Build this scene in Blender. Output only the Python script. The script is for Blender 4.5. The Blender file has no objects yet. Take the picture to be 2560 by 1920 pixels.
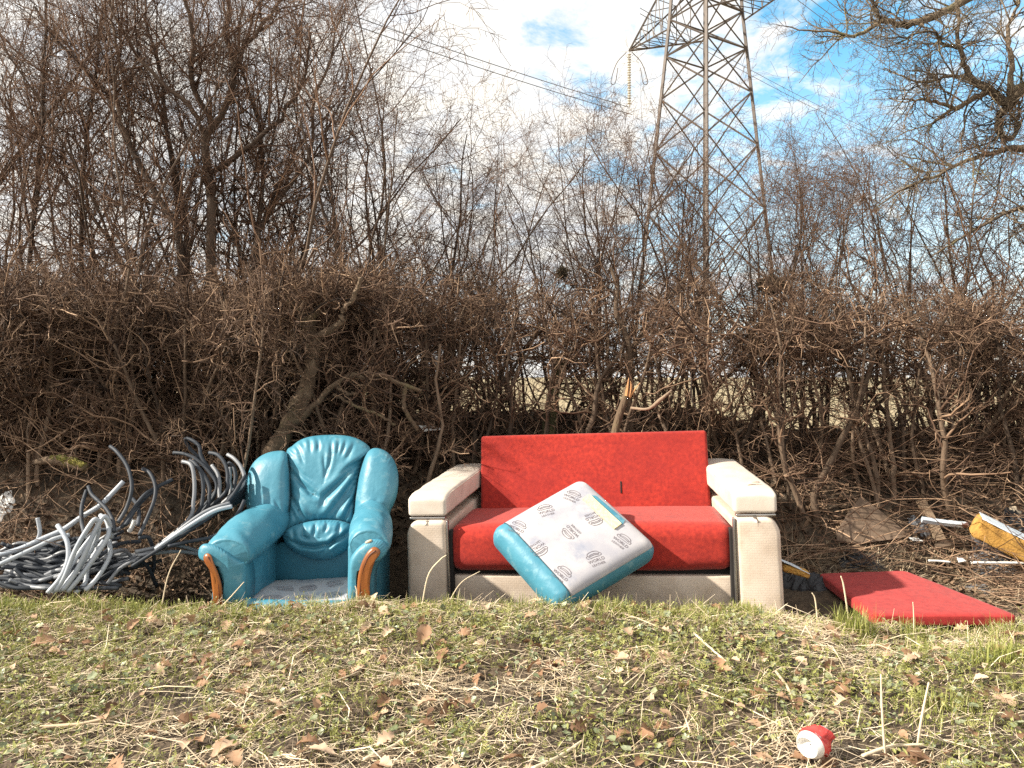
import bpy, math
import numpy as np
from mathutils import Vector

# ------------------------------------------------------------------ camera, sky, sun, exposure
scene = bpy.context.scene
COL = scene.collection
F, CU, HV, CAMZ = 1850.0, 1280.0, 943.0, 1.27        # focal length and horizon in photo pixels, eye height in metres

cam_d = bpy.data.cameras.new('camera')
cam_d.sensor_width = 36.0
cam_d.lens = 36.0 * F / 2560.0
cam_d.shift_y = -(960.0 - HV) / 2560.0
cam_d.clip_start, cam_d.clip_end = 0.05, 6000.0
cam = bpy.data.objects.new('camera', cam_d)
cam.location = (0, 0, CAMZ)
cam.rotation_euler = (math.radians(90), 0, 0)
COL.objects.link(cam)
scene.camera = cam

SUN_DIR = Vector((-0.78, -0.20, 0.54)).normalized()   # from the scene towards the sun
SUN_EL = math.asin(SUN_DIR.z)
SUN_AZ = math.atan2(SUN_DIR.x, SUN_DIR.y)
world = bpy.data.worlds.new('World')
scene.world = world
world.use_nodes = True
nt = world.node_tree
nt.nodes.clear()
def wn(t, **kw):
    n = nt.nodes.new(t)
    for k, v in kw.items():
        setattr(n, k, v)
    return n
def wl(a, b):
    nt.links.new(a, b)
out = wn('ShaderNodeOutputWorld')
bg_sky = wn('ShaderNodeBackground'); bg_sky.inputs['Strength'].default_value = 0.15
bg_cl = wn('ShaderNodeBackground'); bg_cl.inputs['Strength'].default_value = 0.62
sky = wn('ShaderNodeTexSky', sky_type='NISHITA', sun_disc=False)
sky.sun_elevation = SUN_EL
sky.sun_rotation = SUN_AZ
sky.air_density = 1.0; sky.dust_density = 0.4; sky.ozone_density = 2.5
hsv = wn('ShaderNodeHueSaturation'); hsv.inputs['Saturation'].default_value = 1.25; hsv.inputs['Hue'].default_value = 0.475
wl(sky.outputs[0], hsv.inputs['Color']); wl(hsv.outputs[0], bg_sky.inputs['Color'])
tc = wn('ShaderNodeTexCoord')
sep = wn('ShaderNodeSeparateXYZ'); wl(tc.outputs['Generated'], sep.inputs[0])
zb = wn('ShaderNodeMath', operation='ADD'); wl(sep.outputs['Z'], zb.inputs[0]); zb.inputs[1].default_value = 0.22
zm = wn('ShaderNodeMath', operation='MAXIMUM'); wl(zb.outputs[0], zm.inputs[0]); zm.inputs[1].default_value = 0.05
dx = wn('ShaderNodeMath', operation='DIVIDE'); wl(sep.outputs['X'], dx.inputs[0]); wl(zm.outputs[0], dx.inputs[1])
dy = wn('ShaderNodeMath', operation='DIVIDE'); wl(sep.outputs['Y'], dy.inputs[0]); wl(zm.outputs[0], dy.inputs[1])
cmb = wn('ShaderNodeCombineXYZ'); wl(dx.outputs[0], cmb.inputs[0]); wl(dy.outputs[0], cmb.inputs[1]); cmb.inputs[2].default_value = 3.7
n1 = wn('ShaderNodeTexNoise'); n1.inputs['Scale'].default_value = 4.2; n1.inputs['Detail'].default_value = 9; n1.inputs['Roughness'].default_value = 0.64
n1.inputs['Distortion'].default_value = 0.35
wl(cmb.outputs[0], n1.inputs['Vector'])
# a clear hole between the clouds, up and to the right
hd = Vector((0.50, 0.86, 0.36)).normalized()
dot = wn('ShaderNodeVectorMath', operation='DOT_PRODUCT'); wl(tc.outputs['Generated'], dot.inputs[0]); dot.inputs[1].default_value = hd
hole = wn('ShaderNodeMapRange'); wl(dot.outputs['Value'], hole.inputs['Value'])
hole.inputs['From Min'].default_value = 0.86; hole.inputs['From Max'].default_value = 0.995
hole.inputs['To Min'].default_value = 0.0; hole.inputs['To Max'].default_value = 0.31
sub = wn('ShaderNodeMath', operation='SUBTRACT'); wl(n1.outputs['Fac'], sub.inputs[0]); wl(hole.outputs[0], sub.inputs[1])
ramp = wn('ShaderNodeMapRange', interpolation_type='SMOOTHSTEP'); wl(sub.outputs[0], ramp.inputs['Value'])
ramp.inputs['From Min'].default_value = 0.17; ramp.inputs['From Max'].default_value = 0.40
# low haze near the skyline thickens the cloud
lowz = wn('ShaderNodeMapRange'); wl(sep.outputs['Z'], lowz.inputs['Value'])
lowz.inputs['From Min'].default_value = 0.02; lowz.inputs['From Max'].default_value = 0.40
lowz.inputs['To Min'].default_value = 0.9; lowz.inputs['To Max'].default_value = 0.0
mx = wn('ShaderNodeMath', operation='MAXIMUM'); wl(ramp.outputs[0], mx.inputs[0]); wl(lowz.outputs[0], mx.inputs[1])
n2 = wn('ShaderNodeTexNoise'); n2.inputs['Scale'].default_value = 6.5; n2.inputs['Detail'].default_value = 7; n2.inputs['Roughness'].default_value = 0.6
n2.inputs['Distortion'].default_value = 0.5
wl(cmb.outputs[0], n2.inputs['Vector'])
crc = wn('ShaderNodeValToRGB')
crc.color_ramp.elements[0].position = 0.36; crc.color_ramp.elements[0].color = (0.80, 0.825, 0.86, 1)
crc.color_ramp.elements[1].position = 0.60; crc.color_ramp.elements[1].color = (1.0, 0.955, 0.87, 1)
wl(n2.outputs['Fac'], crc.inputs[0]); wl(crc.outputs[0], bg_cl.inputs['Color'])
mixs = wn('ShaderNodeMixShader'); wl(mx.outputs[0], mixs.inputs[0]); wl(bg_sky.outputs[0], mixs.inputs[1]); wl(bg_cl.outputs[0], mixs.inputs[2])
wl(mixs.outputs[0], out.inputs['Surface'])

sun_d = bpy.data.lights.new('sun', 'SUN')
sun_d.energy = 5.0; sun_d.angle = math.radians(1.5); sun_d.color = (1.0, 0.92, 0.78)
sun = bpy.data.objects.new('sun', sun_d)
sun.rotation_euler = SUN_DIR.to_track_quat('Z', 'Y').to_euler()
sun.location = (-6, -4, 8)
COL.objects.link(sun)
vs = scene.view_settings
scene.display_settings.display_device = 'sRGB'
vs.view_transform = 'Standard'; vs.look = 'None'; vs.exposure = 1.04; vs.gamma = 1.0
vs.use_curve_mapping = False
scene.render.engine = 'CYCLES'
scene.cycles.max_bounces = 4
scene.cycles.diffuse_bounces = 2
scene.cycles.glossy_bounces = 2
scene.cycles.transparent_max_bounces = 4
scene.cycles.use_denoising = False
scene.cycles.sample_clamp_indirect = 4.0

# ------------------------------------------------------------------ helpers
def P(u, v, Y):
    """photo pixel at distance Y -> point in the place (metres)"""
    u = np.asarray(u, float); v = np.asarray(v, float); Y = np.asarray(Y, float)
    return np.stack(np.broadcast_arrays((u - CU) / F * Y, Y, CAMZ - (v - HV) / F * Y), -1)

def norm(a):
    return a / np.maximum(np.linalg.norm(a, axis=-1, keepdims=True), 1e-9)

def vnoise(x, y, seed=0):
    """smooth value noise 0..1"""
    x = np.asarray(x, float); y = np.asarray(y, float)
    xi = np.floor(x).astype(np.int64); yi = np.floor(y).astype(np.int64)
    fx = x - xi; fy = y - yi
    fx = fx * fx * (3 - 2 * fx); fy = fy * fy * (3 - 2 * fy)
    def h(a, b):
        n = (a * 374761393 + b * 668265263 + seed * 974711) & 0xffffffff
        n = ((n ^ (n >> 13)) * 1274126177) & 0xffffffff
        return ((n ^ (n >> 16)) & 0xffff) / 65535.0
    return (h(xi, yi) * (1 - fx) + h(xi + 1, yi) * fx) * (1 - fy) + (h(xi, yi + 1) * (1 - fx) + h(xi + 1, yi + 1) * fx) * fy

def fbm(x, y, seed=0, o=4):
    s = 0; a = 0.5
    for k in range(o):
        s = s + a * vnoise(np.asarray(x) * 2 ** k, np.asarray(y) * 2 ** k, seed + k); a *= 0.5
    return s / 0.94

def mesh_data(name, V, polys, mat=None, smooth=True, rnd=None, uv=None):
    """polys: list of int arrays (m,k), all the faces with k corners"""
    V = np.asarray(V, np.float32).reshape(-1, 3)
    me = bpy.data.meshes.new(name)
    me.vertices.add(len(V)); me.vertices.foreach_set('co', V.ravel())
    polys = [np.asarray(p, np.int32) for p in polys if len(p)]
    idx = np.concatenate([p.ravel() for p in polys])
    tot = np.concatenate([np.full(len(p), p.shape[1], np.int32) for p in polys])
    st = np.concatenate([[0], np.cumsum(tot)[:-1]]).astype(np.int32)
    me.loops.add(len(idx)); me.loops.foreach_set('vertex_index', idx)
    me.polygons.add(len(tot)); me.polygons.foreach_set('loop_start', st)
    me.polygons.foreach_set('use_smooth', np.full(len(tot), bool(smooth)))
    me.update(calc_edges=True)
    if rnd is not None:
        a = me.attributes.new('rnd', 'FLOAT', 'POINT'); a.data.foreach_set('value', np.asarray(rnd, np.float32))
    if mat is not None:
        me.materials.append(mat)
    return me

def link(name, me, parent=None, loc=None):
    o = bpy.data.objects.new(name, me)
    COL.objects.link(o)
    if parent is not None:
        o.parent = parent
    if loc is not None:
        o.location = loc
    return o

def thing(name, label, cat, loc=(0, 0, 0), rot=(0, 0, 0), group=None, kind=None):
    o = bpy.data.objects.new(name, None); COL.objects.link(o)
    o.empty_display_size = 0.1
    o.location = loc; o.rotation_euler = rot
    return tag(o, label, cat, group, kind)

def tag(o, label, cat, group=None, kind=None):
    o['label'] = label; o['category'] = cat
    if group: o['group'] = group
    if kind: o['kind'] = kind
    return o

def add(name, V, polys, mat, parent=None, smooth=True, rnd=None, world_co=True):
    """mesh object from points in place coordinates (shifted to its parent or to its own base)"""
    V = np.array(V, float).reshape(-1, 3)
    if parent is not None:
        if world_co:
            p = parent
            off = np.zeros(3)
            while p is not None:
                off += np.array(p.location); p = p.parent
            V = V - off
        return link(name, mesh_data(name, V, polys, mat, smooth, rnd), parent)
    if world_co:
        c = V.mean(0); c[2] = V[:, 2].min()
        return link(name, mesh_data(name, V - c, polys, mat, smooth, rnd), None, c)
    return link(name, mesh_data(name, V, polys, mat, smooth, rnd))

def join(parts):
    """[(V, [polys])] -> one (V, [polys])"""
    Vs, Q, n = [], {}, 0
    for V, ps in parts:
        V = np.asarray(V, float).reshape(-1, 3)
        for p in ps:
            p = np.asarray(p)
            if len(p): Q.setdefault(p.shape[1], []).append(p + n)
        Vs.append(V); n += len(V)
    return np.concatenate(Vs), [np.concatenate(q) for q in Q.values()]

def catmull(pts, m, closed=False):
    pts = np.asarray(pts, float); n = len(pts)
    if closed:
        ext = np.concatenate([pts[-1:], pts, pts[:2]]); segs = n
    else:
        ext = np.concatenate([2 * pts[:1] - pts[1:2], pts, 2 * pts[-1:] - pts[-2:-1]]); segs = n - 1
    t = np.linspace(0, segs, m, endpoint=not closed)
    i = np.minimum(t.astype(int), segs - 1); f = (t - i)[:, None]
    p0, p1, p2, p3 = ext[i], ext[i + 1], ext[i + 2], ext[i + 3]
    return 0.5 * (2 * p1 + (p2 - p0) * f + (2 * p0 - 5 * p1 + 4 * p2 - p3) * f ** 2 + (3 * p1 - p0 - 3 * p2 + p3) * f ** 3)

def resample(pts, m, closed=True):
    pts = np.asarray(pts, float)
    q = np.concatenate([pts, pts[:1]]) if closed else pts
    d = np.concatenate([[0], np.cumsum(np.linalg.norm(np.diff(q, axis=0), axis=1))])
    t = np.linspace(0, d[-1], m, endpoint=not closed)
    return np.stack([np.interp(t, d, q[:, k]) for k in range(q.shape[1])], 1)

def tubes(Pt, R, S=3, caps=False):
    """N polylines of K points -> tube vertices and quads"""
    Pt = np.asarray(Pt, float); R = np.asarray(R, float)
    N, K, _ = Pt.shape
    T = norm(np.gradient(Pt, axis=1))
    m = norm(T.mean(1))
    ref = np.where(np.abs(m[:, 2:3]) > 0.75, np.array([[1.0, 0.15, 0]]), np.array([[0.1, 0.12, 1.0]]))
    n1 = norm(np.cross(T, ref[:, None, :]))
    n2 = np.cross(T, n1)
    a = np.arange(S) * 2 * math.pi / S
    V = Pt[:, :, None, :] + R[:, :, None, None] * (np.cos(a)[:, None] * n1[:, :, None, :] + np.sin(a)[:, None] * n2[:, :, None, :])
    b = (np.arange(N) * K * S)[:, None, None] + (np.arange(K - 1) * S)[None, :, None]
    s = np.arange(S)[None, None, :]; s2 = (np.arange(S) + 1) % S
    Q = np.stack([b + s, b + s2, b + S + s2, b + S + s], -1).reshape(-1, 4)
    polys = [Q]
    if caps:
        c0 = (np.arange(N) * K * S)[:, None] + np.arange(S)[::-1][None]
        c1 = (np.arange(N) * K * S + (K - 1) * S)[:, None] + np.arange(S)[None]
        polys.append(np.concatenate([c0, c1]))
    return V.reshape(-1, 3), polys

def rod(pts, rad, m=24, S=8, caps=True):
    p = catmull(pts, m)
    rad = np.atleast_1d(np.asarray(rad, float))
    r = np.interp(np.linspace(0, 1, m), np.linspace(0, 1, len(rad)), rad)
    return tubes(p[None], r[None], S, caps)

def rbox(sx, sy, sz, r, n=(6, 6, 6), nr=4):
    """rounded box centred on the origin"""
    h = np.array([sx, sy, sz]) / 2
    ax = []
    for k in range(3):
        e = r * (1 - np.cos(np.linspace(0, math.pi / 2, nr + 1)))
        e = np.linspace(0, r, nr + 1)
        inner = np.linspace(-h[k] + r, h[k] - r, n[k] + 1)[1:-1] if n[k] > 1 else np.array([])
        ax.append(np.unique(np.round(np.concatenate([-h[k] + e, inner, h[k] - e[::-1]]), 7)))
    V, Q, ids = [], [], {}
    def vid(p):
        key = tuple(np.round(p, 6))
        if key not in ids:
            ids[key] = len(V); V.append(p)
        return ids[key]
    for k in range(3):
        a, b = (k + 1) % 3, (k + 2) % 3
        for sgn in (-1, 1):
            g = np.zeros((len(ax[a]), len(ax[b])), int)
            for i, pa in enumerate(ax[a]):
                for j, pb in enumerate(ax[b]):
                    p = [0, 0, 0]; p[k] = sgn * h[k]; p[a] = pa; p[b] = pb
                    g[i, j] = vid(p)
            for i in range(len(ax[a]) - 1):
                for j in range(len(ax[b]) - 1):
                    q = [g[i, j], g[i + 1, j], g[i + 1, j + 1], g[i, j + 1]]
                    Q.append(q if sgn > 0 else q[::-1])
    V = np.array(V, float)
    inn = np.clip(V, -(h - r), h - r)
    d = V - inn
    V = inn + r * norm(d) * (np.linalg.norm(d, axis=1, keepdims=True) > 1e-9)
    return V, [np.array(Q)]

def seg_dist(u, v, line):
    d = np.full(np.shape(u), 1e9); along = np.zeros(np.shape(u))
    line = np.asarray(line, float); n = len(line) - 1
    for i, (a, b) in enumerate(zip(line[:-1], line[1:])):
        ab = b - a; L = max(ab @ ab, 1e-9)
        t = np.clip(((u - a[0]) * ab[0] + (v - a[1]) * ab[1]) / L, 0, 1)
        di = np.hypot(u - a[0] - t * ab[0], v - a[1] - t * ab[1])
        along = np.where(di < d, (i + t) / n, along); d = np.minimum(d, di)
    return d, np.sin(np.clip(along, 0.02, 0.98) * math.pi) ** 0.6

def pillow(outline, Yf, front, back, rings=26, n=140, p=2.4, creases=(), pucker=0.0, pfreq=40, seed=1, center=None, warp=None):
    """padded upholstery piece: an outline with real depth, swollen to the front and the back"""
    o = resample(catmull(outline, 400, True), n)
    c = np.array(center) if center is not None else o.mean(0)
    rr = np.sin(np.linspace(0, math.pi / 2, rings + 1))[1:]
    rng = np.random.default_rng(seed)
    th = np.arange(n) * 2 * math.pi / n
    def side(sign, depth):
        rows = []
        for r in rr:
            uv = c + (o - c) * r
            g = max(0.0, 1 - r ** p) ** 0.5
            Y = Yf(uv[:, 0], uv[:, 1]) + sign * depth * g
            if sign < 0:
                for line, dep, w in creases:
                    dd, fade = seg_dist(uv[:, 0], uv[:, 1], line)
                    Y = Y + fade * (dep * np.exp(-(dd / w) ** 2) - 0.28 * dep * np.exp(-((dd - 2.4 * w) / (1.3 * w)) ** 2))
                if pucker:
                    wv = np.sin(pfreq * th + 2.5 * np.sin(5 * th + seed)) * (0.5 + 0.5 * np.sin(3 * th + seed))
                    Y = Y + pucker * wv * math.exp(-((r - 0.93) / 0.08) ** 2)
                Y = Y + 0.006 * (fbm(uv[:, 0] / 38.0, uv[:, 1] / 38.0, seed, 2) - 0.5) * g
            rows.append(P(uv[:, 0], uv[:, 1], Y))
        return rows
    fr = side(-1, front); bk = side(1, back)
    Vf = np.concatenate(fr); Vb = np.concatenate(bk[:-1])
    V = np.concatenate([Vf, Vb, P(c[0], c[1], Yf(c[0], c[1]) - front)[None], P(c[0], c[1], Yf(c[0], c[1]) + back)[None]])
    k = np.arange(n); k2 = (k + 1) % n
    Q, T = [], []
    for i in range(rings - 1):
        Q.append(np.stack([i * n + k, i * n + k2, (i + 1) * n + k2, (i + 1) * n + k], 1))
    off = rings * n
    for i in range(rings - 1):
        nx = off + (i + 1) * n if i < rings - 2 else (rings - 1) * n
        Q.append(np.stack([off + i * n + k2, off + i * n + k, nx + k, nx + k2], 1))
    T.append(np.stack([np.full(n, len(V) - 2), k2, k], 1)); T.append(np.stack([np.full(n, len(V) - 1), off + k, off + k2], 1))
    return V, [np.concatenate(Q), np.concatenate(T)]

def slab(outline, Y0, Y1, bevel=0.006, bulge=0.0, smooth_n=None, Yf=None):
    """flat piece cut along an outline (photo pixels at Y0), thickness Y0..Y1, small bevel on the front"""
    o = np.asarray(outline, float)
    if smooth_n:
        o = resample(catmull(o, 300, True), smooth_n)
    n = len(o); c = o.mean(0)
    W = P(o[:, 0], o[:, 1], np.full(n, Y0)); C = P(c[0], c[1], Y0)
    out = W.copy(); d = norm(W - C)
    r0 = W - d * bevel
    r1 = W.copy(); r1[:, 1] += bevel
    r2 = W.copy(); r2[:, 1] = Y1
    if Yf is not None:
        dy_ = Yf(o[:, 0], o[:, 1])
        for r in (r0, r1, r2): r[:, 1] += dy_
    mid = (r0 + C) / 2; mid[:, 1] -= bulge * 0.8
    V = np.concatenate([r0, r1, r2, mid, [C - np.array([0, bulge, 0])], [r2.mean(0)]])
    k = np.arange(n); k2 = (k + 1) % n
    Q = [np.stack([k, k2, n + k2, n + k], 1), np.stack([n + k, n + k2, 2 * n + k2, 2 * n + k], 1), np.stack([3 * n + k, 3 * n + k2, k2, k], 1)]
    T = [np.stack([np.full(n, 4 * n), 3 * n + k2, 3 * n + k], 1), np.stack([np.full(n, 4 * n + 1), 2 * n + k, 2 * n + k2], 1)]
    return V, [np.concatenate(Q), np.concatenate(T)]

# ------------------------------------------------------------------ materials
def material(name, c1, c2=None, scale=8.0, detail=5, rough=0.8, bump=0.0, bscale=60.0, bdist=0.002, attr=None, sheen=0.0, metal=0.0, spec=0.5,
             c3=None, s3=2.0, t3=(0.5, 0.65), vor=None, stretch=None, transl=0.0):
    m = bpy.data.materials.new(name); m.use_nodes = True
    t = m.node_tree; N = t.nodes; L = t.links
    b = N['Principled BSDF']
    b.inputs['Roughness'].default_value = rough; b.inputs['Metallic'].default_value = metal
    b.inputs['Specular IOR Level'].default_value = spec
    if sheen:
        b.inputs['Sheen Weight'].default_value = sheen; b.inputs['Sheen Roughness'].default_value = 0.5
    co = N.new('ShaderNodeTexCoord'); vec = co.outputs['Object']
    if stretch:
        mp = N.new('ShaderNodeMapping'); mp.inputs['Scale'].default_value = stretch; L.new(vec, mp.inputs[0]); vec = mp.outputs[0]
    nz = N.new('ShaderNodeTexNoise'); nz.inputs['Scale'].default_value = scale; nz.inputs['Detail'].default_value = detail
    L.new(vec, nz.inputs['Vector'])
    fac = nz.outputs['Fac']
    if attr:
        at = N.new('ShaderNodeAttribute'); at.attribute_name = attr
        mm = N.new('ShaderNodeMath'); mm.operation = 'MULTIPLY_ADD'; L.new(fac, mm.inputs[0]); mm.inputs[1].default_value = 0.45; mm.inputs[2].default_value = -0.22
        ad = N.new('ShaderNodeMath'); ad.operation = 'ADD'; L.new(at.outputs['Fac'], ad.inputs[0]); L.new(mm.outputs[0], ad.inputs[1]); fac = ad.outputs[0]
    else:
        mr = N.new('ShaderNodeMapRange'); mr.inputs['From Min'].default_value = 0.32; mr.inputs['From Max'].default_value = 0.68; L.new(fac, mr.inputs['Value']); fac = mr.outputs[0]
    cols = [c1] if c2 is None else ([c1, c2] if not isinstance(c2, list) else [c1] + c2)
    if len(cols) == 1:
        cols = [c1, tuple(x * 0.82 for x in c1)]
    cr = N.new('ShaderNodeValToRGB'); e = cr.color_ramp.elements
    while len(e) < len(cols): e.new(0.5)
    for i, c in enumerate(cols):
        e[i].position = i / (len(cols) - 1); e[i].color = (*c, 1)
    L.new(fac, cr.inputs[0]); colr = cr.outputs[0]
    if c3 is not None:
        n3 = N.new('ShaderNodeTexNoise'); n3.inputs['Scale'].default_value = s3; n3.inputs['Detail'].default_value = 6; n3.inputs['Roughness'].default_value = 0.65
        L.new(co.outputs['Object'], n3.inputs['Vector'])
        m3 = N.new('ShaderNodeMapRange'); m3.inputs['From Min'].default_value = t3[0]; m3.inputs['From Max'].default_value = t3[1]; L.new(n3.outputs['Fac'], m3.inputs['Value'])
        mixc = N.new('ShaderNodeMix'); mixc.data_type = 'RGBA'; L.new(m3.outputs[0], mixc.inputs[0]); L.new(colr, mixc.inputs[6]); mixc.inputs[7].default_value = (*c3, 1); colr = mixc.outputs[2]
    L.new(colr, b.inputs['Base Color'])
    if bump:
        if vor == 'croc':
            sp = N.new('ShaderNodeSeparateXYZ'); L.new(co.outputs['Object'], sp.inputs[0])
            xy = N.new('ShaderNodeMath'); xy.operation = 'ADD'; L.new(sp.outputs[0], xy.inputs[0]); L.new(sp.outputs[1], xy.inputs[1])
            cb_ = N.new('ShaderNodeCombineXYZ'); L.new(xy.outputs[0], cb_.inputs[0]); L.new(sp.outputs[2], cb_.inputs[1])
            nzw = N.new('ShaderNodeTexNoise'); nzw.inputs['Scale'].default_value = 14; L.new(co.outputs['Object'], nzw.inputs['Vector'])
            vm = N.new('ShaderNodeVectorMath'); vm.operation = 'SCALE'; vm.inputs[3].default_value = 0.012; L.new(nzw.outputs['Color'], vm.inputs[0])
            va = N.new('ShaderNodeVectorMath'); L.new(cb_.outputs[0], va.inputs[0]); L.new(vm.outputs[0], va.inputs[1])
            bn = N.new('ShaderNodeTexBrick'); bn.inputs['Scale'].default_value = bscale; bn.inputs['Mortar Size'].default_value = 0.035; bn.inputs['Mortar Smooth'].default_value = 0.6
            bn.inputs['Brick Width'].default_value = 0.55; bn.inputs['Row Height'].default_value = 0.30; L.new(va.outputs[0], bn.inputs['Vector'])
            inv = N.new('ShaderNodeMath'); inv.operation = 'SUBTRACT'; inv.inputs[0].default_value = 1.0; L.new(bn.outputs['Fac'], inv.inputs[1]); hgt = inv.outputs[0]
        elif vor:
            bn = N.new('ShaderNodeTexVoronoi'); bn.feature = 'DISTANCE_TO_EDGE'; bn.inputs['Scale'].default_value = bscale
            mp2 = N.new('ShaderNodeMapping'); mp2.inputs['Scale'].default_value = vor; L.new(co.outputs['Object'], mp2.inputs[0]); L.new(mp2.outputs[0], bn.inputs['Vector'])
            mr2 = N.new('ShaderNodeMapRange'); mr2.inputs['From Max'].default_value = 0.18; L.new(bn.outputs['Distance'], mr2.inputs['Value']); hgt = mr2.outputs[0]
        else:
            bn = N.new('ShaderNodeTexNoise'); bn.inputs['Scale'].default_value = bscale; bn.inputs['Detail'].default_value = 4; L.new(vec, bn.inputs['Vector']); hgt = bn.outputs['Fac']
        bp = N.new('ShaderNodeBump'); bp.inputs['Strength'].default_value = bump; bp.inputs['Distance'].default_value = bdist
        L.new(hgt, bp.inputs['Height']); L.new(bp.outputs[0], b.inputs['Normal'])
    if transl:
        tr = N.new('ShaderNodeBsdfTranslucent'); L.new(colr, tr.inputs['Color'])
        ms = N.new('ShaderNodeMixShader'); ms.inputs[0].default_value = transl
        L.new(b.outputs[0], ms.inputs[1]); L.new(tr.outputs[0], ms.inputs[2]); L.new(ms.outputs[0], N['Material Output'].inputs['Surface'])
    return m

M = {}
M['soil'] = material('soil', (0.045, 0.032, 0.022), (0.12, 0.085, 0.055), 14, 8, 0.95, 0.8, 40, 0.03, c3=(0.03, 0.022, 0.015), s3=2.3, t3=(0.5, 0.7))
M['field'] = material('field', (0.24, 0.19, 0.10), (0.34, 0.27, 0.16), 0.4, 8, 0.95)
M['straw'] = material('straw', (0.24, 0.165, 0.10), [(0.50, 0.395, 0.27), (0.78, 0.67, 0.50)], 9, 3, 0.75, attr='rnd', spec=0.3)
M['leaf_green'] = material('leaf_green', (0.13, 0.14, 0.03), [(0.27, 0.28, 0.075), (0.46, 0.45, 0.17)], 9, 3, 0.55, attr='rnd', transl=0.25)
M['ivy_green'] = material('ivy_green', (0.08, 0.10, 0.045), [(0.20, 0.225, 0.12), (0.40, 0.42, 0.28)], 9, 3, 0.4, attr='rnd', transl=0.12)
M['grass'] = material('grass', (0.15, 0.18, 0.035), [(0.29, 0.32, 0.075), (0.52, 0.48, 0.19)], 9, 3, 0.5, attr='rnd', transl=0.3)
M['dead_leaf'] = material('dead_leaf', (0.11, 0.055, 0.028), [(0.30, 0.17, 0.095), (0.60, 0.45, 0.32)], 30, 3, 0.8, 0.4, 120, 0.002, attr='rnd', transl=0.15)
M['litter'] = material('litter', (0.035, 0.02, 0.012), [(0.10, 0.06, 0.035), (0.20, 0.13, 0.08)], 30, 3, 0.9, attr='rnd')
M['bark'] = material('bark', (0.045, 0.029, 0.019), [(0.115, 0.077, 0.05), (0.28, 0.20, 0.14)], 14, 6, 0.9, 0.7, 60, 0.01, attr='rnd', stretch=(1, 1, 0.35))
M['bark_tall'] = material('bark_tall', (0.045, 0.03, 0.02), [(0.095, 0.064, 0.044), (0.17, 0.12, 0.085)], 14, 6, 0.9, 0.7, 60, 0.01, attr='rnd', stretch=(1, 1, 0.35))
M['twig'] = material('twig', (0.024, 0.013, 0.008), [(0.125, 0.07, 0.042), (0.42, 0.28, 0.18)], 9, 3, 0.8, attr='rnd')  # wide tone range stands in for sunlit twigs against the hedge's dark depth
M['twig_tall'] = material('twig_tall', (0.045, 0.024, 0.015), [(0.13, 0.07, 0.04), (0.24, 0.135, 0.075)], 9, 3, 0.8, attr='rnd')
M['oak_bark'] = material('oak_bark', (0.09, 0.068, 0.045), [(0.17, 0.125, 0.085), (0.26, 0.20, 0.13)], 16, 6, 0.9, 0.8, 50, 0.012, attr='rnd', c3=(0.13, 0.13, 0.04), s3=3, t3=(0.55, 0.7))
M['gnarled_bark'] = material('gnarled_bark', (0.05, 0.033, 0.02), [(0.12, 0.08, 0.05), (0.26, 0.19, 0.13)], 22, 7, 0.95, 1.0, 45, 0.02, attr='rnd', c3=(0.13, 0.115, 0.05), s3=4, t3=(0.52, 0.7), stretch=(1, 1, 0.3))
M['raw_wood'] = material('raw_wood', (0.40, 0.17, 0.06), (0.62, 0.36, 0.17), 20, 6, 0.8, stretch=(1, 1, 0.2))
M['pale_wood'] = material('pale_wood', (0.50, 0.40, 0.28), (0.66, 0.56, 0.42), 20, 6, 0.8)
M['moss'] = material('moss', (0.10, 0.105, 0.02), (0.27, 0.23, 0.05), 18, 6, 0.95, 1.0, 90, 0.02)
M['moss_dark'] = material('moss_dark', (0.035, 0.034, 0.012), (0.085, 0.075, 0.028), 18, 6, 0.95, 1.0, 90, 0.02)
M['leather'] = material('leather', (0.042, 0.19, 0.275), (0.07, 0.245, 0.335), 5, 5, 0.46, 0.45, 26, 0.006, spec=0.45, c3=(0.22, 0.38, 0.43), s3=13, t3=(0.56, 0.82))
M['leather_shaded'] = material('leather_shaded', (0.025, 0.13, 0.19), (0.04, 0.17, 0.24), 5, 5, 0.5, 0.25, 230, 0.002)  # darker copy of the blue leather; shade of the chair's inside put into colour
M['seam'] = material('seam', (0.02, 0.07, 0.10), None, rough=0.7)
M['wood_trim'] = material('wood_trim', (0.22, 0.07, 0.018), (0.32, 0.11, 0.028), 6, 6, 0.32, 0.1, 60, 0.002, stretch=(3, 3, 0.5), c3=(0.17, 0.05, 0.015), s3=9, t3=(0.55, 0.75))
M['wood_groove'] = material('wood_groove', (0.09, 0.02, 0.012), None, rough=0.5)
M['lining'] = material('lining', (0.33, 0.325, 0.365), (0.47, 0.45, 0.46), 7, 7, 0.9, 0.4, 500, 0.001, c3=(0.25, 0.265, 0.33), s3=6, t3=(0.48, 0.68), sheen=0.2)
M['ink'] = material('ink', (0.15, 0.125, 0.14), None, rough=0.9)
M['foam'] = material('foam', (0.60, 0.50, 0.30), (0.74, 0.66, 0.44), 60, 5, 0.95, 0.6, 180, 0.004)
M['red_cloth'] = material('red_cloth', (0.26, 0.013, 0.009), (0.42, 0.028, 0.015), 45, 7, 0.95, 0.55, 420, 0.003, sheen=0.10, c3=(0.25, 0.013, 0.011), s3=3.5, t3=(0.45, 0.80))
M['red_pad'] = material('red_pad', (0.28, 0.013, 0.014), (0.40, 0.027, 0.024), 30, 7, 0.95, 0.5, 380, 0.003, sheen=0.08)
M['cream'] = material('cream', (0.54, 0.44, 0.355), (0.64, 0.54, 0.455), 9, 6, 0.46, 0.28, 22, 0.002, vor='croc', c3=(0.40, 0.31, 0.24), s3=5, t3=(0.56, 0.80))
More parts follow.
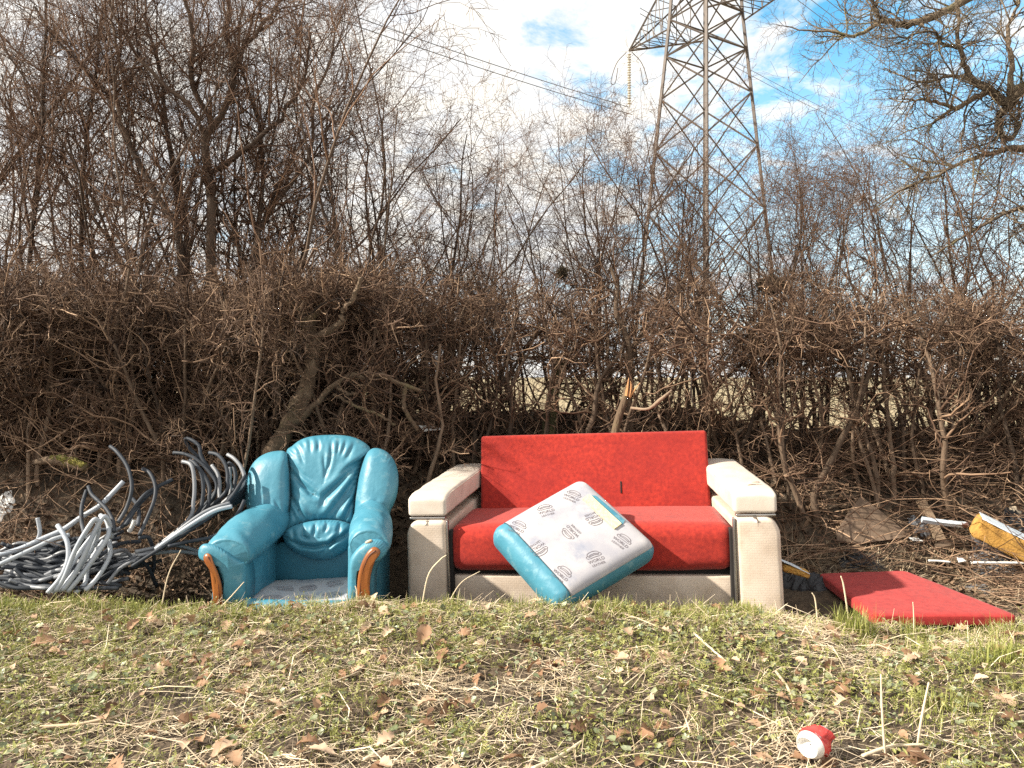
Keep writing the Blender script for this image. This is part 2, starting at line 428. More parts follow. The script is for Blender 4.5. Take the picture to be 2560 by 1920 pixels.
M['cream_pad'] = material('cream_pad', (0.54, 0.47, 0.40), (0.63, 0.56, 0.49), 8, 6, 0.5, 0.25, 60, 0.002, c3=(0.48, 0.40, 0.36), s3=7, t3=(0.58, 0.78))
M['chrome'] = material('chrome', (0.45, 0.43, 0.42), None, rough=0.28, metal=0.9)
M['black_gap'] = material('black_gap', (0.015, 0.012, 0.012), None, rough=0.9)
M['cable_dark'] = material('cable_dark', (0.022, 0.027, 0.036), (0.05, 0.058, 0.072), 6, 4, 0.58, 0.15, 90, 0.002, spec=0.25, c3=(0.11, 0.115, 0.13), s3=5, t3=(0.55, 0.75))
M['cable_pale'] = material('cable_pale', (0.33, 0.37, 0.43), (0.47, 0.49, 0.51), 5, 4, 0.45, 0.15, 90, 0.002, c3=(0.32, 0.37, 0.46), s3=5, t3=(0.5, 0.75))
M['cable_grey'] = material('cable_grey', (0.15, 0.16, 0.18), (0.26, 0.27, 0.29), 6, 4, 0.45, 0.15, 90, 0.002)
M['steel'] = material('steel', (0.065, 0.05, 0.042), (0.11, 0.088, 0.075), 1.5, 5, 0.6, metal=0.2)
M['glass_disc'] = material('glass_disc', (0.55, 0.52, 0.46), None, rough=0.3)
M['wire'] = material('wire', (0.16, 0.18, 0.22), None, rough=0.5, metal=0.3)
M['board'] = material('board', (0.13, 0.09, 0.06), (0.20, 0.14, 0.10), 9, 6, 0.9, 0.4, 60, 0.004)
M['plank'] = material('plank', (0.32, 0.22, 0.14), (0.42, 0.31, 0.21), 9, 6, 0.85, 0.3, 60, 0.003, stretch=(1, 1, 0.2))
M['old_foam'] = material('old_foam', (0.36, 0.185, 0.035), (0.50, 0.29, 0.075), 12, 7, 0.95, 0.8, 90, 0.006, c3=(0.16, 0.08, 0.02), s3=7, t3=(0.52, 0.70))
M['peeling'] = material('peeling', (0.50, 0.58, 0.66), (0.62, 0.68, 0.74), 6, 5, 0.55, c3=(0.14, 0.07, 0.055), s3=11, t3=(0.57, 0.62))
M['white_plastic'] = material('white_plastic', (0.66, 0.66, 0.64), (0.78, 0.77, 0.75), 12, 4, 0.5)
M['grey_panel'] = material('grey_panel', (0.36, 0.35, 0.36), (0.46, 0.45, 0.45), 5, 5, 0.6)
M['black_bag'] = material('black_bag', (0.02, 0.021, 0.025), (0.04, 0.042, 0.05), 8, 4, 0.42, spec=0.3)
M['grey_bag'] = material('grey_bag', (0.09, 0.095, 0.11), (0.19, 0.195, 0.21), 8, 4, 0.35)
M['can_metal'] = material('can_metal', (0.72, 0.71, 0.68), (0.80, 0.79, 0.76), 9, 4, 0.4, metal=0.25)
M['can_red'] = material('can_red', (0.52, 0.04, 0.04), (0.62, 0.07, 0.06), 6, 4, 0.3, c3=(0.72, 0.68, 0.70), s3=16, t3=(0.54, 0.57))
M['clod'] = material('clod', (0.40, 0.30, 0.22), (0.55, 0.44, 0.34), 14, 5, 0.9)
M['nest'] = material('nest', (0.03, 0.022, 0.012), (0.075, 0.055, 0.03), 25, 6, 0.95, attr='rnd')

# ------------------------------------------------------------------ ground
_ky = np.array([-40, 0.5, 1.6, 2.2, 3.0, 3.55, 3.78, 3.95, 4.15, 4.6, 4.78, 5.2, 5.7, 6.4, 7.0, 7.8, 9.5, 30, 3000.0])
_kz = np.array([-0.3, -0.12, -0.03, 0.02, 0.065, 0.085, 0.085, 0.02, -0.12, -0.12, -0.08, 0.42, 0.70, 0.80, 0.78, 0.62, 0.56, 0.55, 0.55])
_ty = np.linspace(-2, 12, 2801)
_tz = np.interp(_ty, _ky, _kz)
_kern = np.exp(-np.linspace(-2, 2, 61) ** 2); _kern /= _kern.sum()
_tz = np.convolve(np.pad(_tz, 30, mode='edge'), _kern, mode='valid')
def ground_z(x, y):
    x = np.asarray(x, float); y = np.asarray(y, float)
    b = np.interp(y, _ty, _tz)
    b = np.where(y < -2, np.interp(y, _ky, _kz), b); b = np.where(y > 12, np.interp(y, _ky, _kz), b)
    # the hollow is shallower under the loose red cushion on the right
    right = np.clip((x - 1.55) / 0.4, 0, 1)
    hol = np.exp(-((y - 4.35) / 0.42) ** 4)
    b = b + right * hol * 0.085
    b = b - np.clip((x - 1.3) / 0.5, 0, 1) * 0.125 * np.exp(-((y - 3.72) / 0.42) ** 2)
    b = b + 0.16 * np.clip((2.4 - x) / 0.8, 0, 1) * np.exp(-((y - 6.5) / 0.55) ** 2)
    b = b + 0.34 * np.clip((-1.95 - x) / 0.35, 0, 1) * np.exp(-((y - 5.08) / 0.30) ** 2)
    near = np.exp(-np.maximum(0, np.abs(y - 3.5) - 3.5) / 2.0)
    b = b + near * (0.07 * (fbm(x * 1.3 + 7, y * 1.3 + 3, 11, 3) - 0.5) + 0.055 * (fbm(x * 4.2, y * 4.2, 12, 3) - 0.5) + 0.030 * (fbm(x * 11, y * 11, 14, 2) - 0.5))
    b = b + np.where(y > 12, 1.2 * (fbm(x / 90.0, y / 90.0, 13, 2) - 0.5) * np.clip((y - 12) / 80.0, 0, 1) * 0.5, 0)
    return b

gx = np.unique(np.concatenate([np.linspace(-5, 5, 321), np.linspace(-14, 14, 57), np.sign(np.linspace(-1, 1, 41)) * np.abs(np.linspace(-1, 1, 41)) ** 3 * 1500]))
gy = np.unique(np.concatenate([np.linspace(1.4, 7.4, 221), np.linspace(-6, 14, 51), np.linspace(-40, -6, 8), 14 + (np.linspace(0, 1, 40) ** 3) * 2600]))
GX, GY = np.meshgrid(gx, gy)
GV = np.stack([GX, GY, ground_z(GX, GY)], -1).reshape(-1, 3)
nx_, ny_ = len(gx), len(gy)
ii = (np.arange(ny_ - 1)[:, None] * nx_ + np.arange(nx_ - 1)[None]).ravel()
gq = np.stack([ii, ii + 1, ii + 1 + nx_, ii + nx_], 1)
cy = GV[gq].mean(1)[:, 1]
gm = mesh_data('ground', GV, [gq], M['soil'])
gm.materials.append(M['field'])
gm.polygons.foreach_set('material_index', (cy > 8.2).astype(np.int32))
ground = link('ground', gm)
ground['kind'] = 'structure'; ground['label'] = 'rough verge rising to a hedge bank with pale field beyond'

# ------------------------------------------------------------------ bare wood: branch growth
def grow(Pp, Rp, n, tr, lr, ang, K, wig, up, rf, rmax, rtip, rng, droop_t=0.4):
    N, Kp, _ = Pp.shape
    pi = np.repeat(np.arange(N), n); Mn = N * n
    t = rng.uniform(tr[0], tr[1], Mn)
    f = t * (Kp - 1); i = np.minimum(f.astype(int), Kp - 2); w = (f - i)
    pos = Pp[pi, i] * (1 - w)[:, None] + Pp[pi, i + 1] * w[:, None]
    tan = norm(Pp[pi, i + 1] - Pp[pi, i])
    r0 = Rp[pi, i] * (1 - w) + Rp[pi, i + 1] * w
    a = rng.uniform(ang[0], ang[1], Mn)
    rv = rng.normal(size=(Mn, 3)); perp = norm(rv - (rv * tan).sum(1, keepdims=True) * tan)
    d = np.cos(a)[:, None] * tan + np.sin(a)[:, None] * perp
    L = rng.uniform(lr[0], lr[1], Mn) * (1 - droop_t * t)
    pts = np.empty((Mn, K, 3)); pts[:, 0] = pos
    for k in range(1, K):
        d = norm(d + wig * rng.normal(size=(Mn, 3)) + np.array([0, 0, up]))
        pts[:, k] = pts[:, k - 1] + d * (L / (K - 1))[:, None]
    rb = np.minimum(r0 * rf, rmax)
    R = rb[:, None] * np.linspace(1, rtip, K)[None]
    return pts, np.maximum(R, 0.0011)

def clear_of_seats(Pt, R):
    hit = ((Pt[:, :, 0] > -1.85) & (Pt[:, :, 0] < 1.65) & (Pt[:, :, 1] < 5.16) & (Pt[:, :, 2] < 1.05)).any(1)
    return Pt[~hit], R[~hit]

def tube_set(levels, rng):
    """[(P, R, S)] -> V, polys, rnd"""
    parts, rn = [], []
    for Pt, R, S in levels:
        parts.append(tubes(Pt, R, S))
        rn.append(np.repeat(np.clip(rng.normal(0.45, 0.27, Pt.shape[0]), 0, 1), Pt.shape[1] * S))
    V, Q = join(parts)
    return V, Q, np.concatenate(rn)

def straight_stems(n, spread, height, K, lean, wig, r0, r1, rng):
    base = np.stack([rng.normal(0, spread, n), rng.normal(0, spread * 0.8, n), np.full(n, -0.12)], 1)
    d = norm(np.stack([rng.normal(0, lean, n), rng.normal(0, lean, n), np.ones(n)], 1))
    H = rng.uniform(height * 0.84, height * 1.02, n)
    pts = np.empty((n, K, 3)); pts[:, 0] = base
    for k in range(1, K):
        d = norm(d + wig * rng.normal(size=(n, 3)) + np.array([0, 0, 0.10]))
        pts[:, k] = pts[:, k - 1] + d * (H / (K - 1))[:, None]
    R = rng.uniform(r0 * 0.6, r0, n)[:, None] * np.linspace(1, r1, K)[None]
    return pts, R

def hedge_variant(seed, dens=1.0):
    rng = np.random.default_rng(seed)
    s, sr = straight_stems(6, 0.14, 1.45, 10, 0.20, 0.17, 0.021, 0.42, rng)
    b, br = grow(s, sr, int(15 * dens), (0.12, 1.0), (0.30, 0.75), (0.5, 1.5), 7, 0.30, 0.05, 0.62, 0.010, 0.35, rng)
    c, cr_ = grow(b, br, int(8 * dens), (0.15, 1.0), (0.12, 0.34), (0.5, 1.5), 5, 0.36, 0.04, 0.62, 0.0052, 0.42, rng)
    d, dr = grow(c, cr_, 4, (0.2, 1.0), (0.04, 0.13), (0.6, 1.4), 3, 0.35, 0.02, 0.75, 0.0033, 0.5, rng)
    e, er = grow(s, sr, 9, (0.72, 1.0), (0.15, 0.42), (0.7, 1.6), 5, 0.25, 0.02, 0.7, 0.0075, 0.7, rng, 0.0)
    f, fr_ = grow(e, er, 7, (0.1, 1.0), (0.06, 0.20), (0.5, 1.4), 4, 0.32, 0.03, 0.7, 0.0045, 0.5, rng, 0.0)
    V1, Q1, r1 = tube_set([(s, sr, 6)], rng)
    V2, Q2, r2 = tube_set([(b, br, 4), (c, cr_, 3), (d, dr, 3), (e, er, 4), (f, fr_, 3)], rng)
    return mesh_data('hedge_stems', V1, Q1, M['bark'], True, r1), mesh_data('hedge_twigs', V2, Q2, M['twig'], True, r2)

def tall_variant(seed, height=3.0, arch=0.27):
    rng = np.random.default_rng(seed)
    s, sr = straight_stems(6, 0.22, height * 1.0, 12, arch, 0.12, 0.019, 0.22, rng)
    b, br = grow(s, sr, 11, (0.15, 0.98), (0.7, 1.6), (0.35, 1.2), 9, 0.18, 0.06, 0.60, 0.0075, 0.28, rng)
    c, cr_ = grow(b, br, 9, (0.10, 1.0), (0.22, 0.62), (0.5, 1.4), 6, 0.24, 0.05, 0.62, 0.0042, 0.40, rng)
    d, dr = grow(c, cr_, 6, (0.12, 1.0), (0.05, 0.20), (0.6, 1.5), 3, 0.28, 0.03, 0.72, 0.0034, 0.5, rng)
    V1, Q1, r1 = tube_set([(s, sr, 6)], rng)
    V2, Q2, r2 = tube_set([(b, br, 4), (c, cr_, 3), (d, dr, 3)], rng)
    return mesh_data('shrub_stems', V1, Q1, M['bark_tall'], True, r1), mesh_data('shrub_twigs', V2, Q2, M['twig_tall'], True, r2)

HEDGE = [hedge_variant(100 + k, 0.95 if k < 3 else 0.82) for k in range(6)]
TALL = [tall_variant(200 + k) for k in range(5)]

def place_shrub(name, var, label, cat, group, x, y, rz, sc, z=None):
    root = thing(name, label, cat, (x, y, float(ground_z(x, y)) if z is None else z), (0, 0, rz), group)
    root.scale = sc
    link('trunk', var[0], root); link('crown', var[1], root)
    return root

rng = np.random.default_rng(5)
def zone(x):
    for lim, txt in ((-2.25, 'behind the heap of cables'), (-1.75, 'left of the gnarled hedge trunk'), (-0.75, 'behind the blue armchair'),
                     (-0.2, 'in the gap between armchair and sofa'), (1.3, 'behind the red sofa back'), (2.1, 'right of the sofa arm'), (9, 'behind the dumped foam and boards')):
        if x < lim: return txt
n_front = 0
for row, (yb, step, jit) in enumerate(((5.22, 0.36, 0.10), (5.62, 0.38, 0.14), (6.05, 0.38, 0.16))):
    x = -4.5 + 0.12 * row
    while x < 4.6:
        left = x < -0.55
        if not left and row == 2 and rng.random() < 1.0:
            x += step; continue
        if not left and row == 1 and rng.random() < 0.80:
            x += step; continue
        if row == 0 and (-1.25 < x < -0.15) and rng.random() < 0.5:
            x += step; continue
        xx = x + rng.normal(0, 0.07); yy = yb + rng.normal(0, jit)
        if not left: yy += 0.22
        if row == 0 and -1.9 < xx < 1.7: yy += 0.22 if left else 0.10
        var = HEDGE[rng.integers(0, 3) if left else rng.integers(3, 6)]
        g = float(ground_z(xx, yy))
        topz = 2.05 + (0.12 if left else 0.05) + (yy - 5.5) * 0.12 + rng.normal(0, 0.05)
        sz = (topz - g) / 1.45
        wtxt = ('front', 'middle', 'back')[row]
        place_shrub('hedge_shrub', var, 'bare hedge shrub in the %s row %s' % (wtxt, zone(xx)), 'shrub',
                    'hedge shrubs %s, %s row' % (zone(xx), wtxt), xx, yy, rng.uniform(0, 6.28), (rng.uniform(0.9, 1.15), rng.uniform(0.9, 1.15), sz))
        x += step * rng.uniform(0.8, 1.2) * (1.0 if left else 1.08)

# taller hawthorns standing up out of the hedge
tall_spots = [(-4.3, 6.7, 1.30), (-3.9, 7.2, 1.45), (-3.45, 6.6, 1.30), (-3.05, 7.1, 1.45), (-2.6, 6.6, 1.32), (-2.2, 7.1, 1.42), (-1.8, 6.6, 1.28), (-1.45, 7.0, 1.20), (-1.1, 6.6, 1.05), (-0.75, 6.9, 0.92), (-0.45, 6.5, 0.80), (-0.1, 6.9, 0.68),
              (0.30, 6.6, 0.80), (0.65, 6.9, 0.90), (1.0, 6.5, 0.92), (1.35, 6.9, 1.0), (1.7, 6.5, 0.94), (2.05, 6.9, 0.96), (2.4, 6.5, 0.86), (2.75, 6.9, 0.86), (3.1, 6.5, 0.88), (3.5, 6.8, 0.95), (3.9, 6.5, 1.0), (4.3, 6.8, 1.05), (4.7, 6.6, 1.05)]
for k, (x, y, s) in enumerate(tall_spots):
    if x < -1.2: lab, gr = 'bare hawthorn bush among the tall trunks on the left', 'hawthorn bushes among the left trunks'
    elif x < 0.1: lab, gr = 'bare hawthorn bush sloping to the sky gap above the armchair', 'hawthorn bushes beside the sky gap'
    elif x < 2.3: lab, gr = 'bare arching hawthorn bush in front of the lattice pylon', 'hawthorn bushes in front of the pylon'
    else: lab, gr = 'bare arching hawthorn bush below the oak branches on the right', 'hawthorn bushes below the oak'
    lab += ', further back' if y > 7.3 else ''
    gr += ', further back' if y > 7.3 else ''
    place_shrub('hawthorn_bush', TALL[k % 5], lab, 'bush', gr, x, y, rng.uniform(0, 6.28), (s * 1.05, s * 1.05, s))

ORD = ['leftmost', 'second from left', 'third from left', 'fourth from left', 'fifth from left', 'sixth from left', 'seventh from left', 'eighth from left', 'ninth from left', 'tenth from left']
by_label = {}
for o in list(COL.objects):
    if o.get('category') in ('shrub', 'bush'):
        by_label.setdefault(o['label'], []).append(o)
for lab, obs in by_label.items():
    obs.sort(key=lambda o: o.location.x / o.location.y)
    for k, o in enumerate(obs):
        if len(obs) > 1: o['label'] = '%s %s' % (ORD[k], lab)
# tall bare trees on the left, each one its own trunk
def line3(px, Y, K=None):
    px = np.array(px, float)
    Yv = np.full(len(px), Y) if np.isscalar(Y) else np.asarray(Y, float)
    return P(px[:, 0], px[:, 1], Yv)

def bare_tree(label, limbs, Y, r0, seed, nb=(16, 9, 5), group='tall bare trees on the left', bl=(0.6, 1.5)):
    rng = np.random.default_rng(seed)
    K = 18
    Ls, Rs = [], []
    for k, (px, r_a, r_b) in enumerate(limbs):
        p3 = line3(px, Y)
        p3[:, 1] += np.linspace(0, rng.uniform(-0.5, 0.4), len(p3)) if k else np.linspace(0, 0.25, len(p3))
        if k:   # keep the fork on its parent
            d = np.linalg.norm(Ls[0] - p3[0], axis=1); j = d.argmin(); p3[0] = Ls[0][j]
        else:
            b = p3[0].copy(); b[2] = float(ground_z(b[0], b[1])) - 0.1; p3 = np.concatenate([[b], p3])
        q = catmull(p3, K); q[1:-1] += rng.normal(0, 0.010, (K - 2, 3))
        Ls.append(q); Rs.append(np.linspace(r_a, r_b, K))
    s = np.stack(Ls); sr = np.stack(Rs)
    b, br = grow(s, sr, nb[0], (0.12, 1.0), bl, (0.4, 1.1), 9, 0.14, 0.08, 0.55, 0.010, 0.25, rng)
    c, cr_ = grow(b, br, nb[1] + 2, (0.12, 1.0), (0.25, 0.65), (0.4, 1.2), 6, 0.19, 0.06, 0.6, 0.0046, 0.4, rng)
    d, dr = grow(c, cr_, nb[2] + 2, (0.12, 1.0), (0.06, 0.22), (0.5, 1.3), 3, 0.24, 0.04, 0.72, 0.0032, 0.5, rng)
    V1, Q1, r1 = tube_set([(s, sr, 8)], rng)
    V2, Q2, r2 = tube_set([(b, br, 4), (c, cr_, 3), (d, dr, 3)], rng)
    b0 = s[0, 0].copy(); b0[2] += 0.1
    root = thing('bare_tree', label, 'tree', b0, group=group)
    add('trunk', V1, Q1, M['bark_tall'], root, rnd=r1); add('crown', V2, Q2, M['twig_tall'], root, rnd=r2)
    return root

bare_tree('thickest bare tree on the left with a forked upright trunk', [
    ([(529, 646), (520, 452), (506, 344), (533, 294), (565, 217), (570, 149), (549, 90), (547, 0), (560, -120)], 0.046, 0.015),
    ([(524, 434), (588, 402), (656, 357), (723, 298), (769, 235), (787, 194), (800, 120)], 0.026, 0.008),
    ([(506, 325), (490, 280), (430, 231), (384, 181), (357, 127), (335, 68), (320, -20)], 0.022, 0.007),
    ([(497, 271), (490, 217), (502, 136), (502, 45), (479, 0), (470, -80)], 0.026, 0.010),
    ([(570, 149), (610, 104), (655, 45), (678, 0), (700, -70)], 0.022, 0.010)], 6.5, 0.06, 31, (11, 8, 4))
bare_tree('bare tree leaning far to the left from beside the thick trunk', [
    ([(452, 642), (420, 533), (375, 475), (316, 362), (280, 294), (249, 244), (212, 181), (149, 118), (90, 59), (40, -20)], 0.034, 0.009),
    ([(316, 362), (290, 250), (300, 150), (285, 40), (290, -60)], 0.020, 0.008)], 6.3, 0.045, 32, (18, 9, 4))
bare_tree('slim bare tree rising just left of the thick forked trunk', [
    ([(470, 633), (438, 452), (407, 325), (393, 253), (375, 150), (340, 40), (330, -60)], 0.026, 0.009)], 6.8, 0.036, 33, (24, 9, 4))
bare_tree('upright bare tree second from the left edge', [
    ([(203, 655), (203, 375), (212, 226), (226, 45), (226, -80)], 0.023, 0.010)], 6.6, 0.032, 34, (24, 9, 4))
bare_tree('upright bare tree nearest the left edge', [
    ([(77, 633), (95, 316), (90, 136), (80, -20), (70, -120)], 0.022, 0.010)], 6.4, 0.03, 35, (24, 9, 4))
bare_tree('bare tree leaning right above the blue armchair', [
    ([(633, 633), (687, 511), (769, 375), (778, 235), (814, 127), (823, 68), (850, -20)], 0.025, 0.006)], 6.6, 0.03, 36, (26, 10, 4))
bare_tree('thin bare tree curving up right of the thick forked trunk', [
    ([(646, 633), (651, 371), (624, 253), (590, 160), (575, 60), (580, -40)], 0.024, 0.007)], 7.0, 0.024, 37, (22, 9, 4))
bare_tree('bare tree leaning in from beyond the left edge', [
    ([(-190, 700), (-60, 520), (40, 360), (120, 240), (190, 120), (230, 0)], 0.026, 0.009)], 6.9, 0.034, 38, (26, 10, 4))

# gnarled hedge trunk with its broken boughs
def explicit_wood(parent, name, lines, mat, S=9, K=26, rough=0.004, seed=3):
    rng = np.random.default_rng(seed); parts = []; rn = []
    for pts, rad in lines:
        p = catmull(np.asarray(pts, float), K)
        r = np.interp(np.linspace(0, 1, K), np.linspace(0, 1, len(rad)), rad)
        p[1:-1] += rng.normal(0, rough, (K - 2, 3))
        V, Q = tubes(p[None], r[None] * (1 + 0.10 * rng.normal(size=(1, K))), S, True)
        parts.append((V, Q)); rn.append(np.full(len(V), rng.uniform(0.4, 0.75)) + rng.normal(0, 0.12, len(V)))
    V, Q = join(parts)
    return add(name, V, Q, mat, parent, rnd=np.concatenate(rn)), parts

base = P(690, 1124, 5.15); base[2] = ground_z(base[0], base[1])
gt = thing('gnarled_hedge_tree', 'gnarled cut hawthorn trunk with pale split bark behind the blue armchair', 'tree', base)
explicit_wood(gt, 'trunk', [
    (line3([(672, 1190), (690, 1124), (717, 1070), (746, 1016), (768, 962), (778, 907), (778, 853), (768, 803)], 5.1), (0.10, 0.075, 0.064, 0.058, 0.054, 0.058, 0.05)),
    (line3([(768, 812), (750, 781), (724, 756), (706, 719), (695, 683)], 5.1), (0.040, 0.030, 0.026, 0.022, 0.018)),
    (line3([(770, 815), (790, 780), (818, 745), (854, 705), (872, 690)], [5.1, 5.12, 5.2, 5.25, 5.3]), (0.030, 0.022, 0.017, 0.016)),
    (line3([(778, 850), (825, 824), (854, 803), (858, 774), (883, 745), (901, 694)], [5.1, 5.05, 5.0, 5.0, 4.98, 4.95]), (0.032, 0.022, 0.019, 0.017, 0.018))], M['gnarled_bark'], seed=4, rough=0.005)
explicit_wood(gt, 'bough', [
    (line3([(731, 1067), (789, 1009), (836, 962), (883, 936), (916, 949), (945, 936), (988, 954), (1053, 978)], [5.1, 5.08, 5.06, 5.06, 5.08, 5.1, 5.12, 5.14]), (0.030, 0.022, 0.018, 0.016, 0.015, 0.016, 0.014))], M['gnarled_bark'], seed=5)
explicit_wood(gt, 'bough', [
    (line3([(833, 985), (891, 1016), (952, 1041), (988, 1063)], [5.05, 5.05, 5.06, 5.08]), (0.010, 0.011, 0.010, 0.009)),
    (line3([(845, 968), (870, 985), (895, 982)], [5.05, 5.02, 5.02]), (0.012, 0.010, 0.010))], M['gnarled_bark'], seed=6)
explicit_wood(gt, 'bough', [
    (line3([(1014, 966), (1010, 1009), (1024, 1045), (1046, 1074)], [5.12, 5.1, 5.1, 5.12]), (0.013, 0.016, 0.014, 0.017))], M['gnarled_bark'], seed=7)
rngg = np.random.default_rng(77)
tips = np.stack([catmull(line3(l, 5.1), 10) for l in ([(750, 781), (724, 756), (706, 719), (695, 683)], [(790, 780), (818, 745), (854, 705), (872, 690)], [(854, 803), (858, 774), (883, 745), (901, 694)], [(789, 1009), (836, 962), (883, 936), (945, 936)])])
tr_ = np.full((4, 10), 0.02)
tb, tbr = grow(tips, tr_, 16, (0.2, 1), (0.25, 0.7), (0.5, 1.4), 7, 0.2, 0.06, 0.5, 0.008, 0.35, rngg)
tcw, tcr = grow(tb, tbr, 6, (0.2, 1), (0.1, 0.3), (0.5, 1.4), 4, 0.25, 0.02, 0.6, 0.004, 0.5, rngg)
V, Q, rn = tube_set([(*clear_of_seats(tb, tbr), 4), (*clear_of_seats(tcw, tcr), 3)], rngg)
add('crown', V, Q, M['twig'], gt, rnd=rn)

# visible single stems of the hedge front, each a thin leaning trunk of its own
stem_lines = [
    ([(72, 1142), (62, 1060), (75, 960), (78, 920), (60, 860)], 5.0, 0.013, 'pale upright hedge stem nearest the left edge'),
    ([(96, 1145), (112, 1060), (122, 985), (110, 900), (112, 800)], 5.05, 0.014, 'pale forked-looking hedge stem second from the left edge'),
    ([(190, 1128), (165, 1090), (148, 1050)], 4.95, 0.009, 'short pale stem leaning left above the mossy log'),
    ([(248, 1140), (232, 1060), (228, 990), (225, 930)], 5.1, 0.013, 'straight grey hedge stem above the pale cables'),
    ([(300, 1135), (312, 1060), (310, 1000), (306, 940)], 5.1, 0.016, 'brown hedge stem behind the curled cable ends'),
    ([(325, 1150), (380, 1090), (440, 1030), (500, 970)], 5.05, 0.014, 'long hedge stem leaning right behind the dark cables'),
    ([(455, 1150), (462, 1060), (470, 940), (475, 800)], 5.1, 0.014, 'upright hedge stem left of the white panel'),
    ([(548, 1170), (552, 1080), (540, 1010), (548, 930), (545, 850)], 5.0, 0.010, 'thin twisting stem in front of the white panel'),
    ([(660, 1140), (655, 1080), (650, 1000), (655, 930)], 5.2, 0.020, 'stout short stem just left of the gnarled trunk'),
    ([(1062, 1230), (1085, 1150), (1105, 1060), (1090, 960), (1100, 860)], 5.2, 0.016, 'hedge stem in the gap between armchair and sofa'),
    ([(1135, 1200), (1132, 1080), (1140, 960), (1150, 840)], 5.35, 0.015, 'upright hedge stem behind the left sofa arm'),
    ([(1275, 1100), (1278, 1020), (1268, 920), (1290, 800)], 5.4, 0.016, 'upright hedge stem behind the left part of the sofa back'),
    ([(1470, 1095), (1490, 1020), (1498, 960), (1550, 890), (1570, 860)], 5.3, 0.020, 'crooked hedge stem behind the middle of the sofa back'),
    ([(1575, 900), (1568, 840), (1545, 780), (1550, 720), (1535, 660)], 5.45, 0.024, 'lichen-marked hedge stem above the broken orange stump'),
    ([(1665, 1090), (1650, 1020), (1662, 950), (1655, 880)], 5.4, 0.013, 'upright hedge stem behind the right part of the sofa back'),
    ([(2040, 1230), (2110, 1110), (2180, 980), (2215, 890), (2240, 840)], 5.1, 0.022, 'thick hedge stem leaning right past the sofa arm'),
    ([(2190, 1180), (2170, 1060), (2160, 930), (2150, 760)], 5.2, 0.017, 'upright hedge stem behind the brown board'),
    ([(2235, 1190), (2238, 1050), (2245, 900), (2262, 720)], 5.2, 0.018, 'tall straight hedge stem behind the wooden plank'),
    ([(2260, 1190), (2275, 1060), (2262, 930), (2272, 780)], 5.25, 0.015, 'slim hedge stem right of the tall straight one'),
    ([(2390, 1200), (2380, 1090), (2370, 980), (2410, 860), (2460, 760)], 5.6, 0.018, 'dark hedge stem above the yellow foam block'),
    ([(2545, 1220), (2540, 1100), (2530, 1020), (2545, 900), (2530, 760)], 5.2, 0.016, 'hedge stem nearest the right edge'),
]
for k, (px, Y, r, lab) in enumerate(stem_lines):
    rg = np.random.default_rng(300 + k)
    p3 = line3(px, Y); p3[:, 1] += np.linspace(0, rg.uniform(-0.1, 0.35), len(p3))
    b = p3[0].copy(); b[2] = float(ground_z(b[0], b[1])) - 0.03
    if b[2] < p3[0, 2] - 0.02: p3 = np.concatenate([[b], p3])
    q = catmull(p3, 18); q[1:-1] += rg.normal(0, 0.004, (16, 3)); rr_ = np.linspace(r * 1.15, r * 0.55, 18)
    root = thing('hedge_sapling', lab.replace('stem', 'sapling'), 'sapling', (q[0, 0], q[0, 1], float(ground_z(q[0, 0], q[0, 1]))), group='single saplings along the hedge front')
    V, Q, rn = tube_set([(q[None], rr_[None] * (1 + 0.06 * rg.normal(size=(1, 18))), 7)], rg)
    add('trunk', V, Q, M['bark'], root, rnd=np.clip(rn + (0.35 if k in (0, 1, 2) else 0.1), 0, 1.2))
    b1, b1r = grow(q[None], rr_[None], 9, (0.15, 1), (0.2, 0.6), (0.5, 1.4), 6, 0.22, 0.05, 0.5, 0.006, 0.4, rg)
    b2, b2r = grow(b1, b1r, 6, (0.1, 1), (0.08, 0.3), (0.5, 1.4), 4, 0.28, 0.02, 0.6, 0.0036, 0.5, rg)
    V, Q, rn = tube_set([(*clear_of_seats(b1, b1r), 4), (*clear_of_seats(b2, b2r), 3)], rg)
    add('crown', V, Q, M['twig'], root, rnd=rn)

# mossy leaning post and torn stump behind the sofa
pp = line3([(1372, 1105), (1376, 1040), (1384, 980), (1400, 900)], [5.45, 5.5, 5.55, 5.62])
root = thing('mossy_post', 'thick moss-green leaning stump behind the left half of the sofa', 'stump', (pp[0, 0], pp[0, 1], float(ground_z(pp[0, 0], pp[0, 1]))))
V, Q = rod(np.concatenate([[pp[0] - np.array([0, 0, 0.15])], pp]), (0.056, 0.053, 0.050, 0.046, 0.040), 22, 12)
V += np.random.default_rng(8).normal(0, 0.003, V.shape)
add('trunk', V, Q, M['moss_dark'], root)
pp = line3([(1535, 1100), (1545, 1050), (1562, 1000), (1572, 965)], 5.15)
root = thing('broken_stump', 'broken hedge stump with torn orange heartwood above the sofa back', 'stump', (pp[0, 0], pp[0, 1], float(ground_z(pp[0, 0], pp[0, 1]))))
V, Q = rod(np.concatenate([[pp[0] - np.array([0, 0, 0.15])], pp]), (0.030, 0.028, 0.026, 0.024), 20, 9)
add('trunk', V, Q, M['gnarled_bark'], root, rnd=np.full(len(V), 0.5))
parts = []
for px, w_ in (([(1566, 990), (1569, 968), (1572, 944)], 0.013), ([(1573, 992), (1577, 970), (1577, 952)], 0.011), ([(1574, 995), (1588, 972), (1600, 957)], 0.007)):
    parts.append(rod(line3(px, 5.13), (w_, w_ * 0.8, 0.0015), 8, 4))
V, Q = join(parts); add('splinters', V, Q, M['raw_wood'], root, smooth=False)
pp = line3([(1578, 1020), (1620, 1022), (1650, 1000), (1680, 975)], [5.1, 4.98, 4.92, 4.9])
V, Q = rod(pp, (0.010, 0.010, 0.014, 0.006), 20, 7)
